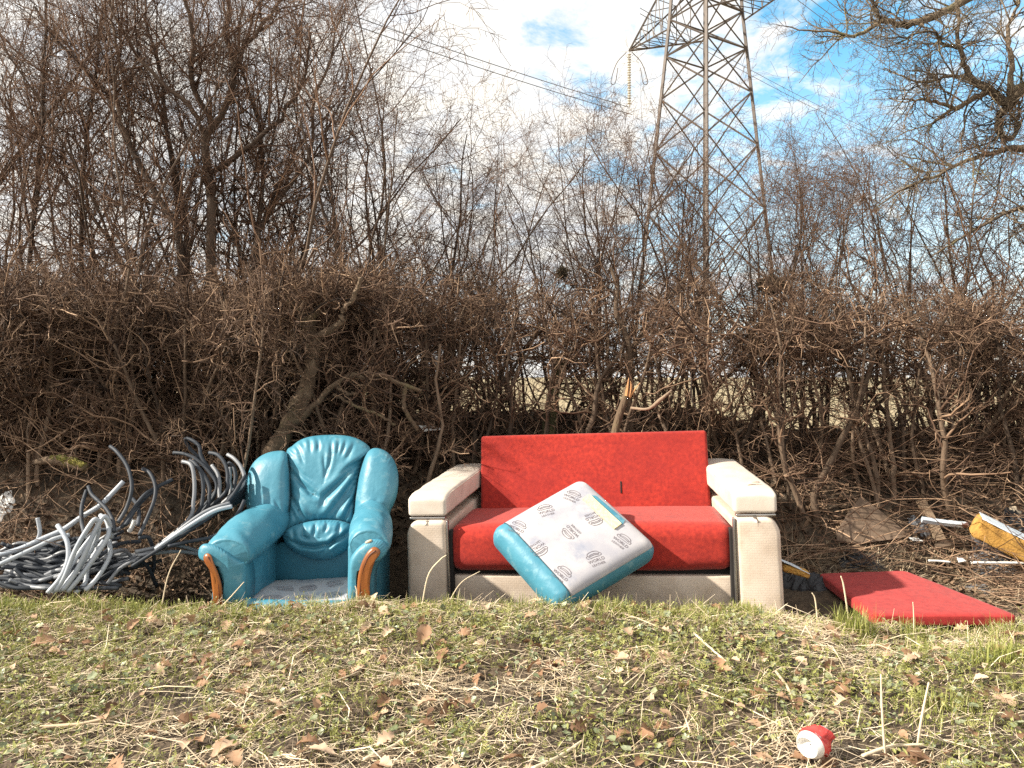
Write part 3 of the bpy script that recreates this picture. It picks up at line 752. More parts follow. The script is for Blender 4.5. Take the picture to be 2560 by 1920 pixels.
add('torn_branch', V, Q, M['bark'], root, rnd=np.full(len(V), 0.9))

# oak reaching in from the right
def oak():
    rg = np.random.default_rng(55)
    ob_ = np.array([5.1, 6.2, float(ground_z(5.1, 6.2))])
    root = thing('oak_tree', 'large oak whose bare knotted limbs reach in from the upper right', 'tree', ob_)
    top = np.array([5.0, 6.1, 3.3])
    limbs = [
        (np.concatenate([[ob_ - [0, 0, 0.3], [5.1, 6.2, 1.8], top, [4.8, 6.1, 4.6], [4.5, 6.1, 6.0]]]), (0.19, 0.16, 0.14, 0.11, 0.07)),
        (np.concatenate([[[4.75, 6.1, 4.75]], line3([(2560, -70), (2424, -5), (2381, 22), (2334, 43), (2283, 60), (2254, 61), (2218, 51), (2189, 61), (2146, 87), (2117, 89), (2074, 78), (2008, 76), (1961, 65)], 6.0)]), (0.05, 0.034, 0.030, 0.027, 0.020, 0.014, 0.009, 0.004)),
        (np.concatenate([[top], line3([(2640, 190), (2560, 217), (2522, 260), (2479, 224), (2435, 203), (2410, 159), (2399, 108), (2392, 22), (2388, -60)], 5.9)]), (0.08, 0.05, 0.042, 0.034, 0.026, 0.020, 0.014, 0.008)),
        (line3([(2530, 262), (2500, 285), (2497, 310), (2508, 342), (2538, 337), (2545, 300), (2547, 253)], 5.9), (0.034, 0.032, 0.028, 0.024, 0.018, 0.014, 0.010)),
        (line3([(2479, 226), (2440, 242), (2405, 262), (2385, 272), (2340, 255), (2290, 250), (2255, 245)], 5.9), (0.026, 0.022, 0.021, 0.013, 0.010, 0.006)),
        (np.concatenate([[[5.0, 6.1, 3.1]], line3([(2680, 420), (2560, 370), (2490, 380), (2420, 400), (2340, 440), (2260, 470), (2190, 520)], 5.9)]), (0.06, 0.034, 0.022, 0.018, 0.013, 0.009, 0.004)),
        (line3([(2440, 205), (2380, 190), (2320, 205), (2280, 200), (2210, 170)], 5.9), (0.018, 0.014, 0.011, 0.008, 0.004)),
        (line3([(2400, 120), (2360, 110), (2330, 80), (2240, 95), (2190, 88)], [5.9, 5.8, 5.7, 5.7, 5.7]), (0.014, 0.011, 0.009, 0.006, 0.003)),
        (line3([(2218, 51), (2195, 38), (2190, 10), (2205, -30)], 6.0), (0.018, 0.012, 0.008, 0.005)),
        (line3([(2522, 260), (2530, 160), (2520, 80), (2550, 0), (2560, -60)], 5.9), (0.028, 0.020, 0.014, 0.010, 0.007)),
        (np.concatenate([[[5.05, 6.15, 2.5]], line3([(2700, 560), (2590, 520), (2500, 540), (2410, 590), (2330, 640)], 5.9)]), (0.05, 0.028, 0.018, 0.014, 0.009, 0.005))]
    K = 34
    S = np.stack([catmull(l, K) for l, r in limbs]); R = np.stack([np.interp(np.linspace(0, 1, K), np.linspace(0, 1, len(r)), r) for l, r in limbs])
    S[1:, 1:-1] += rg.normal(0, 0.006, (len(limbs) - 1, K - 2, 3))
    R *= 1 + 0.07 * rg.normal(size=R.shape)
    V, Q, rn = tube_set([(S[:1], R[:1], 12)], rg); add('trunk', V, Q, M['oak_bark'], root, rnd=rn)
    for k in range(1, len(limbs)):
        V, Q, rn = tube_set([(S[k:k + 1], R[k:k + 1], 9)], rg); add('limb', V, Q, M['oak_bark'], root, rnd=rn)
    b, br = grow(S[1:], R[1:], 20, (0.2, 1), (0.25, 0.75), (0.5, 1.3), 7, 0.24, 0.03, 0.55, 0.008, 0.4, rg)
    c, c_r = grow(b, br, 8, (0.15, 1), (0.12, 0.36), (0.5, 1.2), 5, 0.26, 0.03, 0.65, 0.0052, 0.5, rg)
    d, d_r = grow(c, c_r, 4, (0.2, 1), (0.05, 0.14), (0.5, 1.2), 3, 0.25, 0.02, 0.75, 0.0038, 0.7, rg)
    V, Q, rn = tube_set([(b, br, 5), (c, c_r, 3), (d, d_r, 3)], rg); add('crown', V, Q, M['oak_bark'], root, rnd=rn)
oak()

# nest and moss clumps caught in the hedge
def clump(name, label, cat, c, rx, rz, n, seed, mat):
    rg = np.random.default_rng(seed)
    p = norm(rg.normal(size=(n, 3))) * (rg.random((n, 1)) ** 0.4) * [rx, rx * 0.8, rz] + c
    d = norm(rg.normal(size=(n, 3)) + [0.6, 0, 0])
    L = rg.uniform(0.03, 0.10, n)[:, None]
    pts = np.stack([p - d * L / 2, p + rg.normal(0, 0.006, (n, 3)), p + d * L / 2], 1)
    V, Q = tubes(pts, np.full((n, 3), 0.0024), 3)
    o = add(name, V, Q, mat, rnd=np.repeat(rg.random(n), 9)); tag(o, label, cat); return o
clump('bird_nest', 'old dark bird nest caught at the hedge top right of the sofa', 'nest', P(1928, 712, 5.6), 0.10, 0.06, 700, 3, M['nest'])
clump('moss_clump', 'small dark moss clump caught in the hedge left of the pylon', 'moss', P(1405, 682, 5.6), 0.028, 0.035, 200, 4, M['nest'])

# ------------------------------------------------------------------ pylon and power lines
def pylon():
    D = 48.0
    c = np.array([(1764 - CU) / F * D, D])
    gz = float(ground_z(c[0], c[1]))
    root = thing('lattice_pylon', 'tall grey steel lattice pylon rising behind the hedge', 'pylon', (c[0], c[1], gz))
    Hh = 46.0
    def legp(k, z):
        # half diagonal shrinks with height
        zz = [0, 24, 38, 46]; hd_ = [4.95, 2.30, 1.2, 0.3]
        r = np.interp(z, zz, hd_)
        ang = math.radians((166.5, 256.5, 346.5, 76.5)[k])
        return np.array([c[0] + r * math.cos(ang), c[1] + r * math.sin(ang), gz + z])
    def bar(a, b, w, name, mat=M['steel'], par=root):
        V, Q = tubes(np.array([[a, b]]), np.full((1, 2), w), 4, True)
        return add(name, V, Q, mat, par, smooth=False)
    for k in range(4):
        parts = []
        zs = [-0.5, 24, 38, 46]
        for z0, z1 in zip(zs[:-1], zs[1:]):
            parts.append(tubes(np.array([[legp(k, z0), legp(k, z1)]]), np.full((1, 2), 0.12), 4, True))
        V, Q = join(parts); add('leg', V, Q, M['steel'], root, smooth=False)
    lev = [0.5, 6.5, 11.5, 15.6, 19.0, 21.8, 24.2, 27, 30, 33, 36, 39, 42]
    for k in range(4):
        k2 = (k + 1) % 4
        for z0, z1 in zip(lev[:-1], lev[1:]):
            bar(legp(k, z0), legp(k2, z1), 0.058, 'brace'); bar(legp(k2, z0), legp(k, z1), 0.058, 'brace')
            if z0 > 20: bar(legp(k, z0), legp(k2, z0), 0.07, 'brace')
    # cross arms: lower left one shows its tip
    def crossarm(tip, zl, zu, ka, kb):
        arm = bpy.data.objects.new('cross_arm', None); COL.objects.link(arm); arm.parent = root
        parts = []
        A, B = legp(ka, zl), legp(kb, zl); C_, D_ = legp(ka, zu), legp(kb, zu)
        for q in (A, B): parts.append(tubes(np.array([[q, tip]]), np.full((1, 2), 0.075), 4, True))
        for q in (C_, D_): parts.append(tubes(np.array([[q, tip]]), np.full((1, 2), 0.075), 4, True))
        V, Q = join(parts); add('chord', V, Q, M['steel'], arm, smooth=False)
        parts = []
        for k in range(1, 5):
            t0, t1 = k / 5.5, (k + 0.8) / 5.5
            for (x, y) in ((A, B), (C_, A), (D_, B), (C_, D_)):
                parts.append(tubes(np.array([[x + (tip - x) * t0, y + (tip - y) * t0]]), np.full((1, 2), 0.032), 4, True))
                parts.append(tubes(np.array([[y + (tip - y) * t0, x + (tip - x) * t1]]), np.full((1, 2), 0.032), 4, True))
        V, Q = join(parts); add('lacing', V, Q, M['steel'], arm, smooth=False)
    tip = P(1573, 127, 52.5)
    crossarm(tip, 23.6, 27.6, 0, 3)
    tip_r = 2 * np.array([c[0], c[1], 0]) - tip; tip_r[2] = tip[2]
    crossarm(tip_r, 23.6, 27.6, 2, 1)
    # the two higher pairs, above the frame
    for zz, sh in ((7.5, 0.8), (14.5, 0.9)):
        t2 = np.array([c[0], c[1], 0]) + (tip - [c[0], c[1], 0]) * [sh, sh, 1]; t2[2] = tip[2] + zz
        crossarm(t2, 22.6 + zz, 25.5 + zz, 0, 3)
        t3 = 2 * np.array([c[0], c[1], 0]) - t2; t3[2] = t2[2]
        crossarm(t3, 22.6 + zz, 25.5 + zz, 2, 1)
    # insulator strings
    def insulator(t, L=4.0):
        zs = np.linspace(0, L, 45)
        r = np.where(np.arange(45) % 2 == 0, 0.05, 0.15); r[:3] = 0.04; r[-3:] = 0.06
        pts = np.stack([np.full(45, t[0]), np.full(45, t[1]), t[2] - zs], 1)
        V, Q = tubes(pts[None], r[None], 8, True)
        add('insulator_string', V, Q, M['glass_disc'], root, smooth=False)
    insulator(tip)
    loops = []
    for s in (-1, 1):
        loops.append(rod([tip + [s * 0.2, 0, -0.1], tip + [s * 0.9, 0, -0.9], tip + [s * 1.3, 0, -2.2], tip + [s * 1.0, 0, -2.3], tip + [s * 0.8, 0, -1.2]], (0.03,), 20, 5))
    V, Q = join(loops); add('arcing_horn', V, Q, M['steel'], root)
    return tip, tip_r, c
tip, tip_r, pc = pylon()
def wire(a, b, sag, label):
    t = np.linspace(0, 1, 60)[:, None]
    p = np.asarray(a) * (1 - t) + np.asarray(b) * t
    p[:, 2] -= (4 * sag * t * (1 - t))[:, 0]
    V, Q = tubes(p[None], np.full((1, 60), 0.028), 4, True)
    tag(add('power_line', V, Q, M['wire']), label, 'power line', 'twin conductors of the overhead line')
b0 = tip - [0, 0, 4.0]
q0 = P(950, 92, 38.0)
dirv = (q0 - b0)
for k, off in enumerate((np.array([0, 0, 0.0]), np.array([0.25, 0.3, -0.42]))):
    wire(b0 + off, b0 + dirv * 2.6 + [0, 0, 3.5] + off, 0.8, 'power line sagging left from the insulator, %s of the pair' % ('upper' if k == 0 else 'lower'))
for k, (a, b, txt) in enumerate((((1955, -30, 46), (2440, 310, 90), 'lowest'), ((1990, -30, 46), (2460, 305, 90), 'middle'), ((2030, -30, 46), (2480, 300, 90), 'upper'))):
    wire(P(*a), P(*b), 0.4, 'power line crossing the blue sky below the oak limb, %s of three' % txt)
for k, (a, b, txt) in enumerate((((1600, 20, 50), (2240, 352, 100), 'upper'), ((1600, 34, 50), (2240, 364, 100), 'lower'))):
    wire(P(*a), P(*b), 0.5, 'power line running right behind the pylon legs, %s of the pair' % txt)

# ------------------------------------------------------------------ text and printed marks
def text_mesh(s, size):
    cu = bpy.data.curves.new('print', 'FONT'); cu.body = s; cu.size = size; cu.align_x = 'CENTER'; cu.resolution_u = 2
    o = bpy.data.objects.new('print', cu); COL.objects.link(o)
    dg = bpy.context.evaluated_depsgraph_get(); dg.update()
    me = bpy.data.meshes.new_from_object(o.evaluated_get(dg))
    V = np.array([v.co[:] for v in me.vertices]); me.calc_loop_triangles()
    T = np.array([t.vertices[:] for t in me.loop_triangles])
    bpy.data.objects.remove(o); bpy.data.curves.remove(cu); bpy.data.meshes.remove(me)
    return V, T
def stroke2(pts, w, m=14):
    p = catmull(np.asarray(pts, float), m); d = norm(np.gradient(p, axis=0)); nrm = np.stack([-d[:, 1], d[:, 0]], 1)
    V = np.concatenate([p + nrm * w / 2, p - nrm * w / 2]); k = np.arange(m - 1)
    return np.concatenate([V, np.zeros((2 * m, 1))], 1), [np.stack([k, k + 1, m + k + 1, m + k], 1)]
def logo2d():
    parts = []
    V, T = text_mesh('WORLD', 0.30); V[:, 1] -= 0.24; parts.append((V, [T]))
    V, T = text_mesh('LEATHER', 0.22); V[:, 1] -= 0.50; parts.append((V, [T]))
    w = 0.032
    parts.append(stroke2([(-0.36, 0.10), (-0.46, 0.12), (-0.50, 0.22), (-0.42, 0.30), (-0.33, 0.26), (-0.34, 0.18)], w))
    parts.append(stroke2([(0.36, 0.10), (0.46, 0.12), (0.50, 0.22), (0.42, 0.30), (0.33, 0.26), (0.34, 0.18)], w))
    parts.append(stroke2([(-0.40, 0.33), (-0.30, 0.46), (0.0, 0.52), (0.30, 0.46), (0.40, 0.33)], w))
    parts.append(stroke2([(-0.31, 0.28), (-0.12, 0.34), (0.12, 0.34), (0.31, 0.28)], w))
    parts.append(stroke2([(-0.31, 0.20), (-0.12, 0.245), (0.12, 0.245), (0.31, 0.20)], w))
    parts.append(stroke2([(-0.34, 0.08), (-0.12, 0.10), (0.12, 0.10), (0.34, 0.08)], w))
    return join(parts)
LOGO = logo2d()

# ------------------------------------------------------------------ sofa (local axes: x right, y back, z up)
sofa = thing('sofa', 'two-seat sofa with red cloth seat and cream crocodile-pattern vinyl arms', 'sofa', (0.445, 4.22, -0.11), (0, math.radians(-2.1), math.radians(-8.3)))
def lp(name, V, Q, mat, par=sofa, smooth=True):
    return add(name, V, Q, mat, par, smooth, world_co=False)
def toe(V, side):
    """arms close in a little towards the back"""
    V = V.copy(); V[:, 0] -= side * 0.085 * np.clip(V[:, 1], 0, 1) / 0.85
    return V
nz = lambda V, s, a, seed=0: a * (fbm(V[:, 0] * s + 5 + V[:, 1] * s * 0.7, V[:, 2] * s + 9 + V[:, 1] * s, seed, 3) - 0.5)
# plinth
V, Q = rbox(1.66, 0.74, 0.20, 0.012, (24, 4, 3), 2); V += [0, 0.42, 0.135]; V[:, 1] += nz(V, 6, 0.008); lp('plinth', V, Q, M['cream'])
# seat cushion with a rolled front
V, Q = rbox(1.655, 0.66, 0.27, 0.085, (40, 14, 8), 6); V += [0, 0.345, 0.395]
V[:, 2] += 0.018 * np.cos(V[:, 0] / 0.83 * 1.5) * (V[:, 2] > 0.40) * np.clip((0.6 - V[:, 1]) * 3, 0, 1); V[:, 1] -= 0.022 * np.cos(V[:, 0] / 0.83 * 1.5) * (V[:, 1] < 0.2)
V[:, 2] += 0.10 * np.clip(V[:, 1] - 0.05, 0, 1) * 0.12
V[:, 1] += nz(V, 5, 0.012, 2); V[:, 2] += nz(V, 4, 0.010, 3)
lp('seat', V, Q, M['red_cloth'])
V, Q = rbox(1.655, 0.62, 0.05, 0.01, (6, 4, 1), 1); V += [0, 0.40, 0.25]; lp('seat_gap_shade', V, Q, M['black_gap'])  # near-black slab under the seat; the gap's shade is put in as colour
# backrest leaning back
V, Q = rbox(1.505, 0.16, 0.66, 0.022, (40, 4, 24), 4); V[:, 0] += 0.015
V[:, 2] += 0.33
V[:, 1] -= 0.016 * np.cos(V[:, 0] / 0.77 * 1.5) * np.sin(np.clip(V[:, 2] / 0.66, 0, 1) * math.pi) * (V[:, 1] < 0)
V[:, 1] += nz(V, 4, 0.012, 4)
a_ = math.radians(12); yv = V[:, 1].copy(); zv = V[:, 2].copy()
V[:, 1] = yv * math.cos(a_) + zv * math.sin(a_) + 0.68; V[:, 2] = -yv * math.sin(a_) + zv * math.cos(a_) + 0.345
lp('backrest', V, Q, M['red_cloth'])
V, Q = rbox(1.50, 0.05, 0.86, 0.012, (4, 2, 6), 2); V += [0, 0.905, 0.47]; V[:, 1] += (V[:, 2] - 0.47) * 0.05; lp('back_panel', V, Q, M['cream'])
for side in (-1, 1):
    cx = side * 0.94
    arm = bpy.data.objects.new('arm', None); COL.objects.link(arm); arm.parent = sofa
    # body of the arm
    V, Q = rbox(0.20, 0.86, 0.50, 0.02, (4, 12, 8), 3); V += [cx, 0.475, 0.275]
    V[:, 2] += (V[:, 2] > 0.4) * V[:, 1] * 0.09
    V[:, 0] += nz(V, 5, 0.012, 7); lp('arm_body', toe(V, side), Q, M['cream'], arm)
    # padded front panel, rounded at the outer shoulder
    V, Q = rbox(0.245, 0.10, 0.555, 0.030, (8, 3, 20), 5); V += [cx, 0.035, 0.297]
    sh = np.clip((V[:, 2] - 0.47) / 0.10, 0, 1) ** 2
    V[:, 0] -= side * 0.045 * sh * (side * (V[:, 0] - cx) > 0)
    V[:, 1] -= 0.010 * np.cos((V[:, 0] - cx) / 0.125 * 1.4) * (V[:, 1] < 0.0); V[:, 0] += side * 0.02 * np.clip(0.4 - V[:, 2], 0, 1); V[:, 1] += nz(V, 7, 0.007, 8)
    lp('front_panel', V, Q, M['cream'], arm)
    # bright strips round the front panel
    xi = cx - side * 0.128
    V, Q = rbox(0.012, 0.03, 0.555, 0.004, (1, 1, 8), 2); V += [xi, -0.006, 0.295]; lp('trim_strip', V, Q, M['chrome'], arm)
    V, Q = rbox(0.020, 0.05, 0.50, 0.004, (1, 1, 8), 2); V += [xi - side * 0.012, 0.03, 0.26]; lp('gap_shade_bar', V, Q, M['black_gap'], arm)  # solid near-black bar paints the shade along the panel's inner edge
    V, Q = rbox(0.215, 0.04, 0.012, 0.004, (6, 1, 1), 2); V += [cx - side * 0.006, 0.022, 0.583]; lp('trim_strip', V, Q, M['chrome'], arm)
    # top pad
    V, Q = rbox(0.235, 0.90, 0.125, 0.022, (8, 20, 4), 5); V += [cx - side * 0.004, 0.455, 0.655]
    V[:, 2] += 0.010 * np.cos((V[:, 0] - cx) / 0.12 * 1.5) * np.clip((V[:, 2] - 0.60) / 0.11, 0, 1)
    V[:, 2] -= 0.035 * np.clip((0.10 - V[:, 1]) / 0.12, 0, 1) ** 2 * np.clip((V[:, 2] - 0.595) / 0.12, 0, 1)
    V[:, 2] += np.clip(V[:, 1], 0, 1) * 0.085
    V[:, 2] += nz(V, 8, 0.012, 9); V[:, 0] += nz(V, 6, 0.008, 10)
    pad = lp('arm_pad', toe(V, side), Q, M['cream_pad'], arm)
    # piping along the pad's two long top edges
    for e in (-1, 1):
        t = np.linspace(0.05, 0.86, 26)
        pth = np.stack([np.full(26, cx - side * 0.004 + e * 0.112), t, 0.706 + t * 0.085 - 0.02 * np.clip((0.1 - t) / 0.1, 0, 1)], 1)
        V, Q = tubes(toe(pth, side)[None], np.full((1, 26), 0.005), 6, True)
        add('piping', V, Q, M['cream'], arm, world_co=False)
    if side > 0:   # torn flap on the right pad
        V = np.array([[cx - 0.02, 0.10, 0.738], [cx + 0.05, 0.12, 0.742], [cx + 0.07, 0.16, 0.742], [cx - 0.01, 0.15, 0.742], [cx + 0.01, 0.115, 0.756], [cx + 0.05, 0.135, 0.752]])
        add('torn_flap', toe(V, 1), [np.array([[0, 1, 5, 4]]), np.array([[0, 4, 3], [1, 2, 5]])], M['cream'], arm, world_co=False)
V, Q = rbox(0.010, 0.004, 0.075, 0.0015, (1, 1, 2), 1); V += [0.20, 0.655, 0.655]; V[:, 1] += (V[:, 2] - 0.345) * 0.2126 - 0.075
tear = lp('tear', V, Q, M['black_gap'])

# ------------------------------------------------------------------ armchair
ch_base = np.array([(735 - CU) / F * 4.3, 4.3, -0.12])
chair = thing('armchair', 'blue leather armchair with scrolled wooden arm fronts and its seat cushion missing', 'armchair', ch_base)
Z = lambda pts, s=0.30136, ox=460, oy=1060: [(ox + x * s, oy + y * s) for x, y in pts]
lean = lambda Y0, k=0.00085: (lambda u, v: Y0 + k * (1300 - v) * 0.9)
def crease(pts, d=0.018, w=5.0): return (Z(pts), d, w)
# hull of the back behind the padding
V, Q = pillow(Z([(850, 260), (960, 150), (1200, 110), (1440, 140), (1560, 235), (1690, 270), (1745, 400), (1745, 560), (1700, 720), (1690, 900), (1660, 1100), (1600, 1400), (1200, 1430), (760, 1430), (700, 1200), (560, 900), (545, 640), (545, 450), (600, 330), (700, 255)]), lean(4.78, 0.0006), 0.05, 0.16, p=6)
add('back_shell', V, Q, M['leather'], chair)
wingL = [(845, 235), (760, 224), (660, 252), (580, 315), (535, 400), (514, 500), (510, 620), (522, 705), (545, 770), (640, 800), (740, 830), (800, 880), (830, 860), (858, 760), (874, 640), (874, 480), (866, 340)]
V, Q = pillow(Z(wingL), lean(4.57), 0.105, 0.16, p=3.4, pucker=0.004, pfreq=46, seed=3, creases=[
    crease([(545, 750), (650, 742), (740, 775), (800, 850)], 0.03, 7), crease([(600, 690), (700, 700), (780, 790)], 0.012, 6), crease([(760, 640), (800, 760), (830, 840)], 0.012, 5)])
add('left_wing', V, Q, M['leather'], chair)
wingR = [(1542, 215), (1605, 200), (1685, 232), (1742, 300), (1775, 400), (1777, 520), (1757, 625), (1722, 705), (1690, 770), (1600, 800), (1500, 830), (1425, 880), (1408, 830), (1420, 650), (1450, 450), (1492, 290)]
V, Q = pillow(Z(wingR), lean(4.57), 0.105, 0.16, p=3.4, pucker=0.004, pfreq=46, seed=5, creases=[
    crease([(1700, 740), (1570, 742), (1480, 780), (1430, 850)], 0.03, 7), crease([(1690, 690), (1590, 690), (1500, 740)], 0.012, 6), crease([(1600, 640), (1540, 690), (1470, 790)], 0.010, 5)])
add('right_wing', V, Q, M['leather'], chair)
center = [(850, 232), (900, 180), (965, 132), (1060, 102), (1200, 90), (1340, 96), (1440, 122), (1525, 175), (1545, 222), (1500, 275), (1460, 400), (1430, 550), (1418, 700), (1412, 840), (1300, 815), (1200, 810), (1080, 815), (960, 845), (825, 900), (855, 770), (878, 600), (868, 400)]
V, Q = pillow(Z(center), lean(4.62), 0.10, 0.12, rings=44, n=220, p=5.0, pucker=0.006, pfreq=52, seed=7, creases=[
    crease([(860, 350), (960, 480), (1050, 570), (1130, 615)], 0.026, 6), crease([(1515, 265), (1390, 390), (1270, 510), (1170, 600), (1140, 690)], 0.026, 7), crease([(900, 330), (980, 420), (1060, 480)], 0.010, 6), crease([(1470, 300), (1380, 350), (1290, 420)], 0.010, 6),
    crease([(872, 560), (930, 680), (1000, 790)], 0.024, 5), crease([(1480, 330), (1400, 470), (1300, 620), (1170, 790)], 0.030, 6), crease([(1450, 440), (1380, 570), (1280, 710), (1225, 800)], 0.024, 5),
    crease([(1120, 110), (1112, 230)], 0.010, 4), crease([(1222, 110), (1222, 240), (1200, 350), (1160, 460)], 0.012, 4), crease([(1292, 115), (1268, 260)], 0.010, 4), crease([(1350, 125), (1300, 270)], 0.010, 4), crease([(1420, 150), (1340, 300)], 0.008, 4),
    crease([(950, 200), (990, 330)], 0.008, 4), crease([(1040, 130), (1050, 240)], 0.008, 4), crease([(1160, 250), (1170, 420)], 0.008, 4), crease([(1440, 560), (1360, 720), (1330, 800)], 0.016, 4), crease([(885, 690), (930, 800)], 0.014, 4)])
add('back_cushion', V, Q, M['leather'], chair)
lum = [(818, 905), (890, 852), (1000, 815), (1150, 795), (1300, 803), (1400, 850), (1405, 930), (1345, 1045), (1210, 1120), (1080, 1124), (950, 1080), (850, 1000)]
V, Q = pillow(Z(lum), lean(4.56, 0.0004), 0.095, 0.10, rings=36, n=180, p=3.4, pucker=0.005, pfreq=44, seed=9, creases=[
    crease([(850, 950), (960, 1010), (1080, 1022), (1200, 1000), (1330, 925), (1395, 870)], 0.028, 5), crease([(900, 865), (910, 960)], 0.014, 4), crease([(980, 840), (985, 930), (1040, 965)], 0.014, 4),
    crease([(1095, 810), (1070, 940)], 0.014, 4), crease([(1195, 805), (1165, 900)], 0.012, 4), crease([(1300, 810), (1270, 900)], 0.014, 4), crease([(1320, 850), (1210, 1010), (1130, 1085)], 0.014, 4)])
add('lumbar_pad', V, Q, M['leather'], chair)
for ln, Y_ in (([(848, 240), (866, 350), (875, 480), (875, 640), (858, 760), (828, 870)], 4.63), ([(1540, 225), (1492, 295), (1452, 450), (1422, 650), (1410, 830)], 4.63), ([(825, 895), (960, 838), (1080, 808), (1200, 802), (1300, 808), (1405, 845)], 4.62)):
    pz = np.array(Z(ln)); V, Q = rod(P(pz[:, 0], pz[:, 1], lean(Y_ - 0.065)(pz[:, 0], pz[:, 1])), (0.0055,), 40, 6); add('seam', V, Q, M['seam'], chair)
# lower inside back
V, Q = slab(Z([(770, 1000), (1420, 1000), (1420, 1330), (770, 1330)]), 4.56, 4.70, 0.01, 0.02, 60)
add('inner_back', V, Q, M['leather_shaded'], chair)
# seat deck, lined with printed cloth
def deck_pt(s, t):    # s across 0..1, t front to back 0..1
    a = P(*Z([(505, 1478)])[0], 3.98) * (1 - s) + P(*Z([(1385, 1492)])[0], 3.98) * s
    b = P(*Z([(735, 1300)])[0], 4.56) * (1 - s) + P(*Z([(1400, 1262)])[0], 4.56) * s
    p = a * (1 - t) + b * t
    return p
g = 20; ss, tt = np.meshgrid(np.linspace(0, 1, g), np.linspace(0, 1, g))
top = np.array([deck_pt(a, b) for a, b in zip(ss.ravel(), tt.ravel())])
top[:, 2] += 0.012 * (fbm(ss.ravel() * 5, tt.ravel() * 5, 3, 3) - 0.5) - 0.02 * np.exp(-((ss.ravel() - 0.5) / 0.3) ** 2 - ((tt.ravel() - 0.5) / 0.3) ** 2)
bot = top - [0, 0, 0.05]
k = (np.arange(g - 1)[:, None] * g + np.arange(g - 1)[None]).ravel()
Qd = np.stack([k, k + 1, k + 1 + g, k + g], 1)
edge = np.concatenate([np.arange(g), np.arange(1, g) * g + g - 1, (g - 1) * g + np.arange(g - 2, -1, -1), np.arange(g - 2, 0, -1) * g])
e2 = np.roll(edge, -1)
add('seat_deck', np.concatenate([top, bot]), [Qd, Qd[:, ::-1] + g * g, np.stack([edge + g * g, e2 + g * g, e2, edge], 1)], M['lining'], chair)
def deck_logo(s, t, rot, size):
    LV, LQ = LOGO
    c_, s_ = math.cos(rot), math.sin(rot)
    x = (LV[:, 0] * c_ - LV[:, 1] * s_) * size; y = (LV[:, 0] * s_ + LV[:, 1] * c_) * size
    pts = np.array([deck_pt(s + a / 0.56, t + b / 0.58) for a, b in zip(x, y)])
    sv, tv = s + x / 0.56, t + y / 0.58
    pts[:, 2] += 0.012 * (fbm(sv * 5, tv * 5, 3, 3) - 0.5) - 0.02 * np.exp(-((sv - 0.5) / 0.3) ** 2 - ((tv - 0.5) / 0.3) ** 2) + 0.003
    add('printed_mark', pts, LQ, M['ink'], chair, smooth=False)
for s, t, r_ in ((0.22, 0.22, 0.4), (0.52, 0.30, 3.3), (0.80, 0.35, 0.5), (0.50, 0.66, 0.2), (0.25, 0.62, 3.4), (0.80, 0.74, 3.5)):
    deck_logo(s, t, r_, 0.105)
# front rail
rp = np.array([P(*Z([(500, 1478)])[0], 3.97), P(*Z([(800, 1492)])[0], 3.95), P(*Z([(1100, 1498)])[0], 3.95), P(*Z([(1390, 1490)])[0], 3.97)])
m = 40; c3_ = catmull(rp, m); a = np.linspace(0, 2 * math.pi, 16, endpoint=False)
sec = np.stack([np.zeros(16), 0.045 * np.sign(np.cos(a)) * np.abs(np.cos(a)) ** 0.7 , 0.10 * np.sign(np.sin(a)) * np.abs(np.sin(a)) ** 0.7], 1)
V = (c3_[:, None, :] + sec[None] + [0, 0.03, -0.088]).reshape(-1, 3)
kk = (np.arange(m - 1)[:, None] * 16 + np.arange(16)[None]).ravel(); kn = (np.arange(m - 1)[:, None] * 16 + ((np.arange(16) + 1) % 16)[None]).ravel()
add('front_rail', V, [np.stack([kk, kn, kn + 16, kk + 16], 1)], M['leather'], chair)
# arms: side walls, fat padded roll, scrolled front, wooden facing
def arm_roll(sections, seed, name='arm_pad'):
    """sections: (u, v, Y, rx, rz)"""
    sec = catmull(np.array(sections, float), 44); m = len(sec); S = 48
    a = np.linspace(0, 2 * math.pi, S, endpoint=False)
    cen = P(sec[:, 0], sec[:, 1], sec[:, 2])
    V = np.empty((m, S, 3))
    V[:, :, 0] = cen[:, None, 0] + sec[:, None, 3] * np.cos(a); V[:, :, 1] = cen[:, None, 1]; V[:, :, 2] = cen[:, None, 2] + sec[:, None, 4] * np.sin(a)
    t = np.linspace(0, 1, m)[:, None]
    wr = (fbm(np.cos(a)[None] * 2 + t * 9, np.sin(a)[None] * 2 + t * 5, seed, 3) - 0.5) * 0.014 + 0.0035 * np.sin(26 * a + 3 * np.sin(4 * a))[None] * np.exp(-(t / 0.08) ** 2)
    V[:, :, 2] += wr * np.sin(a); V[:, :, 0] += wr * np.cos(a)
    k = (np.arange(m - 1)[:, None] * S + np.arange(S)[None]).ravel(); k2 = (np.arange(m - 1)[:, None] * S + ((np.arange(S) + 1) % S)[None]).ravel()
    Vf = V.reshape(-1, 3); Vf = np.concatenate([Vf, [cen[0] - [0, 0.0, 0]], [cen[-1]]])
    n0, n1_ = len(Vf) - 2, len(Vf) - 1; s0 = np.arange(S); s1 = (s0 + 1) % S; l = (m - 1) * S
    return Vf, [np.stack([k, k2, k2 + S, k + S], 1), np.concatenate([np.stack([np.full(S, n0), s1, s0], 1), np.stack([np.full(S, n1_), l + s0, l + s1], 1)])]
Lsec = [(568, 1392, 3.985, 0.108, 0.075), (570, 1386, 4.00, 0.126, 0.094), (590, 1364, 4.12, 0.140, 0.112), (626, 1334, 4.30, 0.144, 0.126), (668, 1305, 4.52, 0.125, 0.12), (690, 1290, 4.66, 0.11, 0.11)]
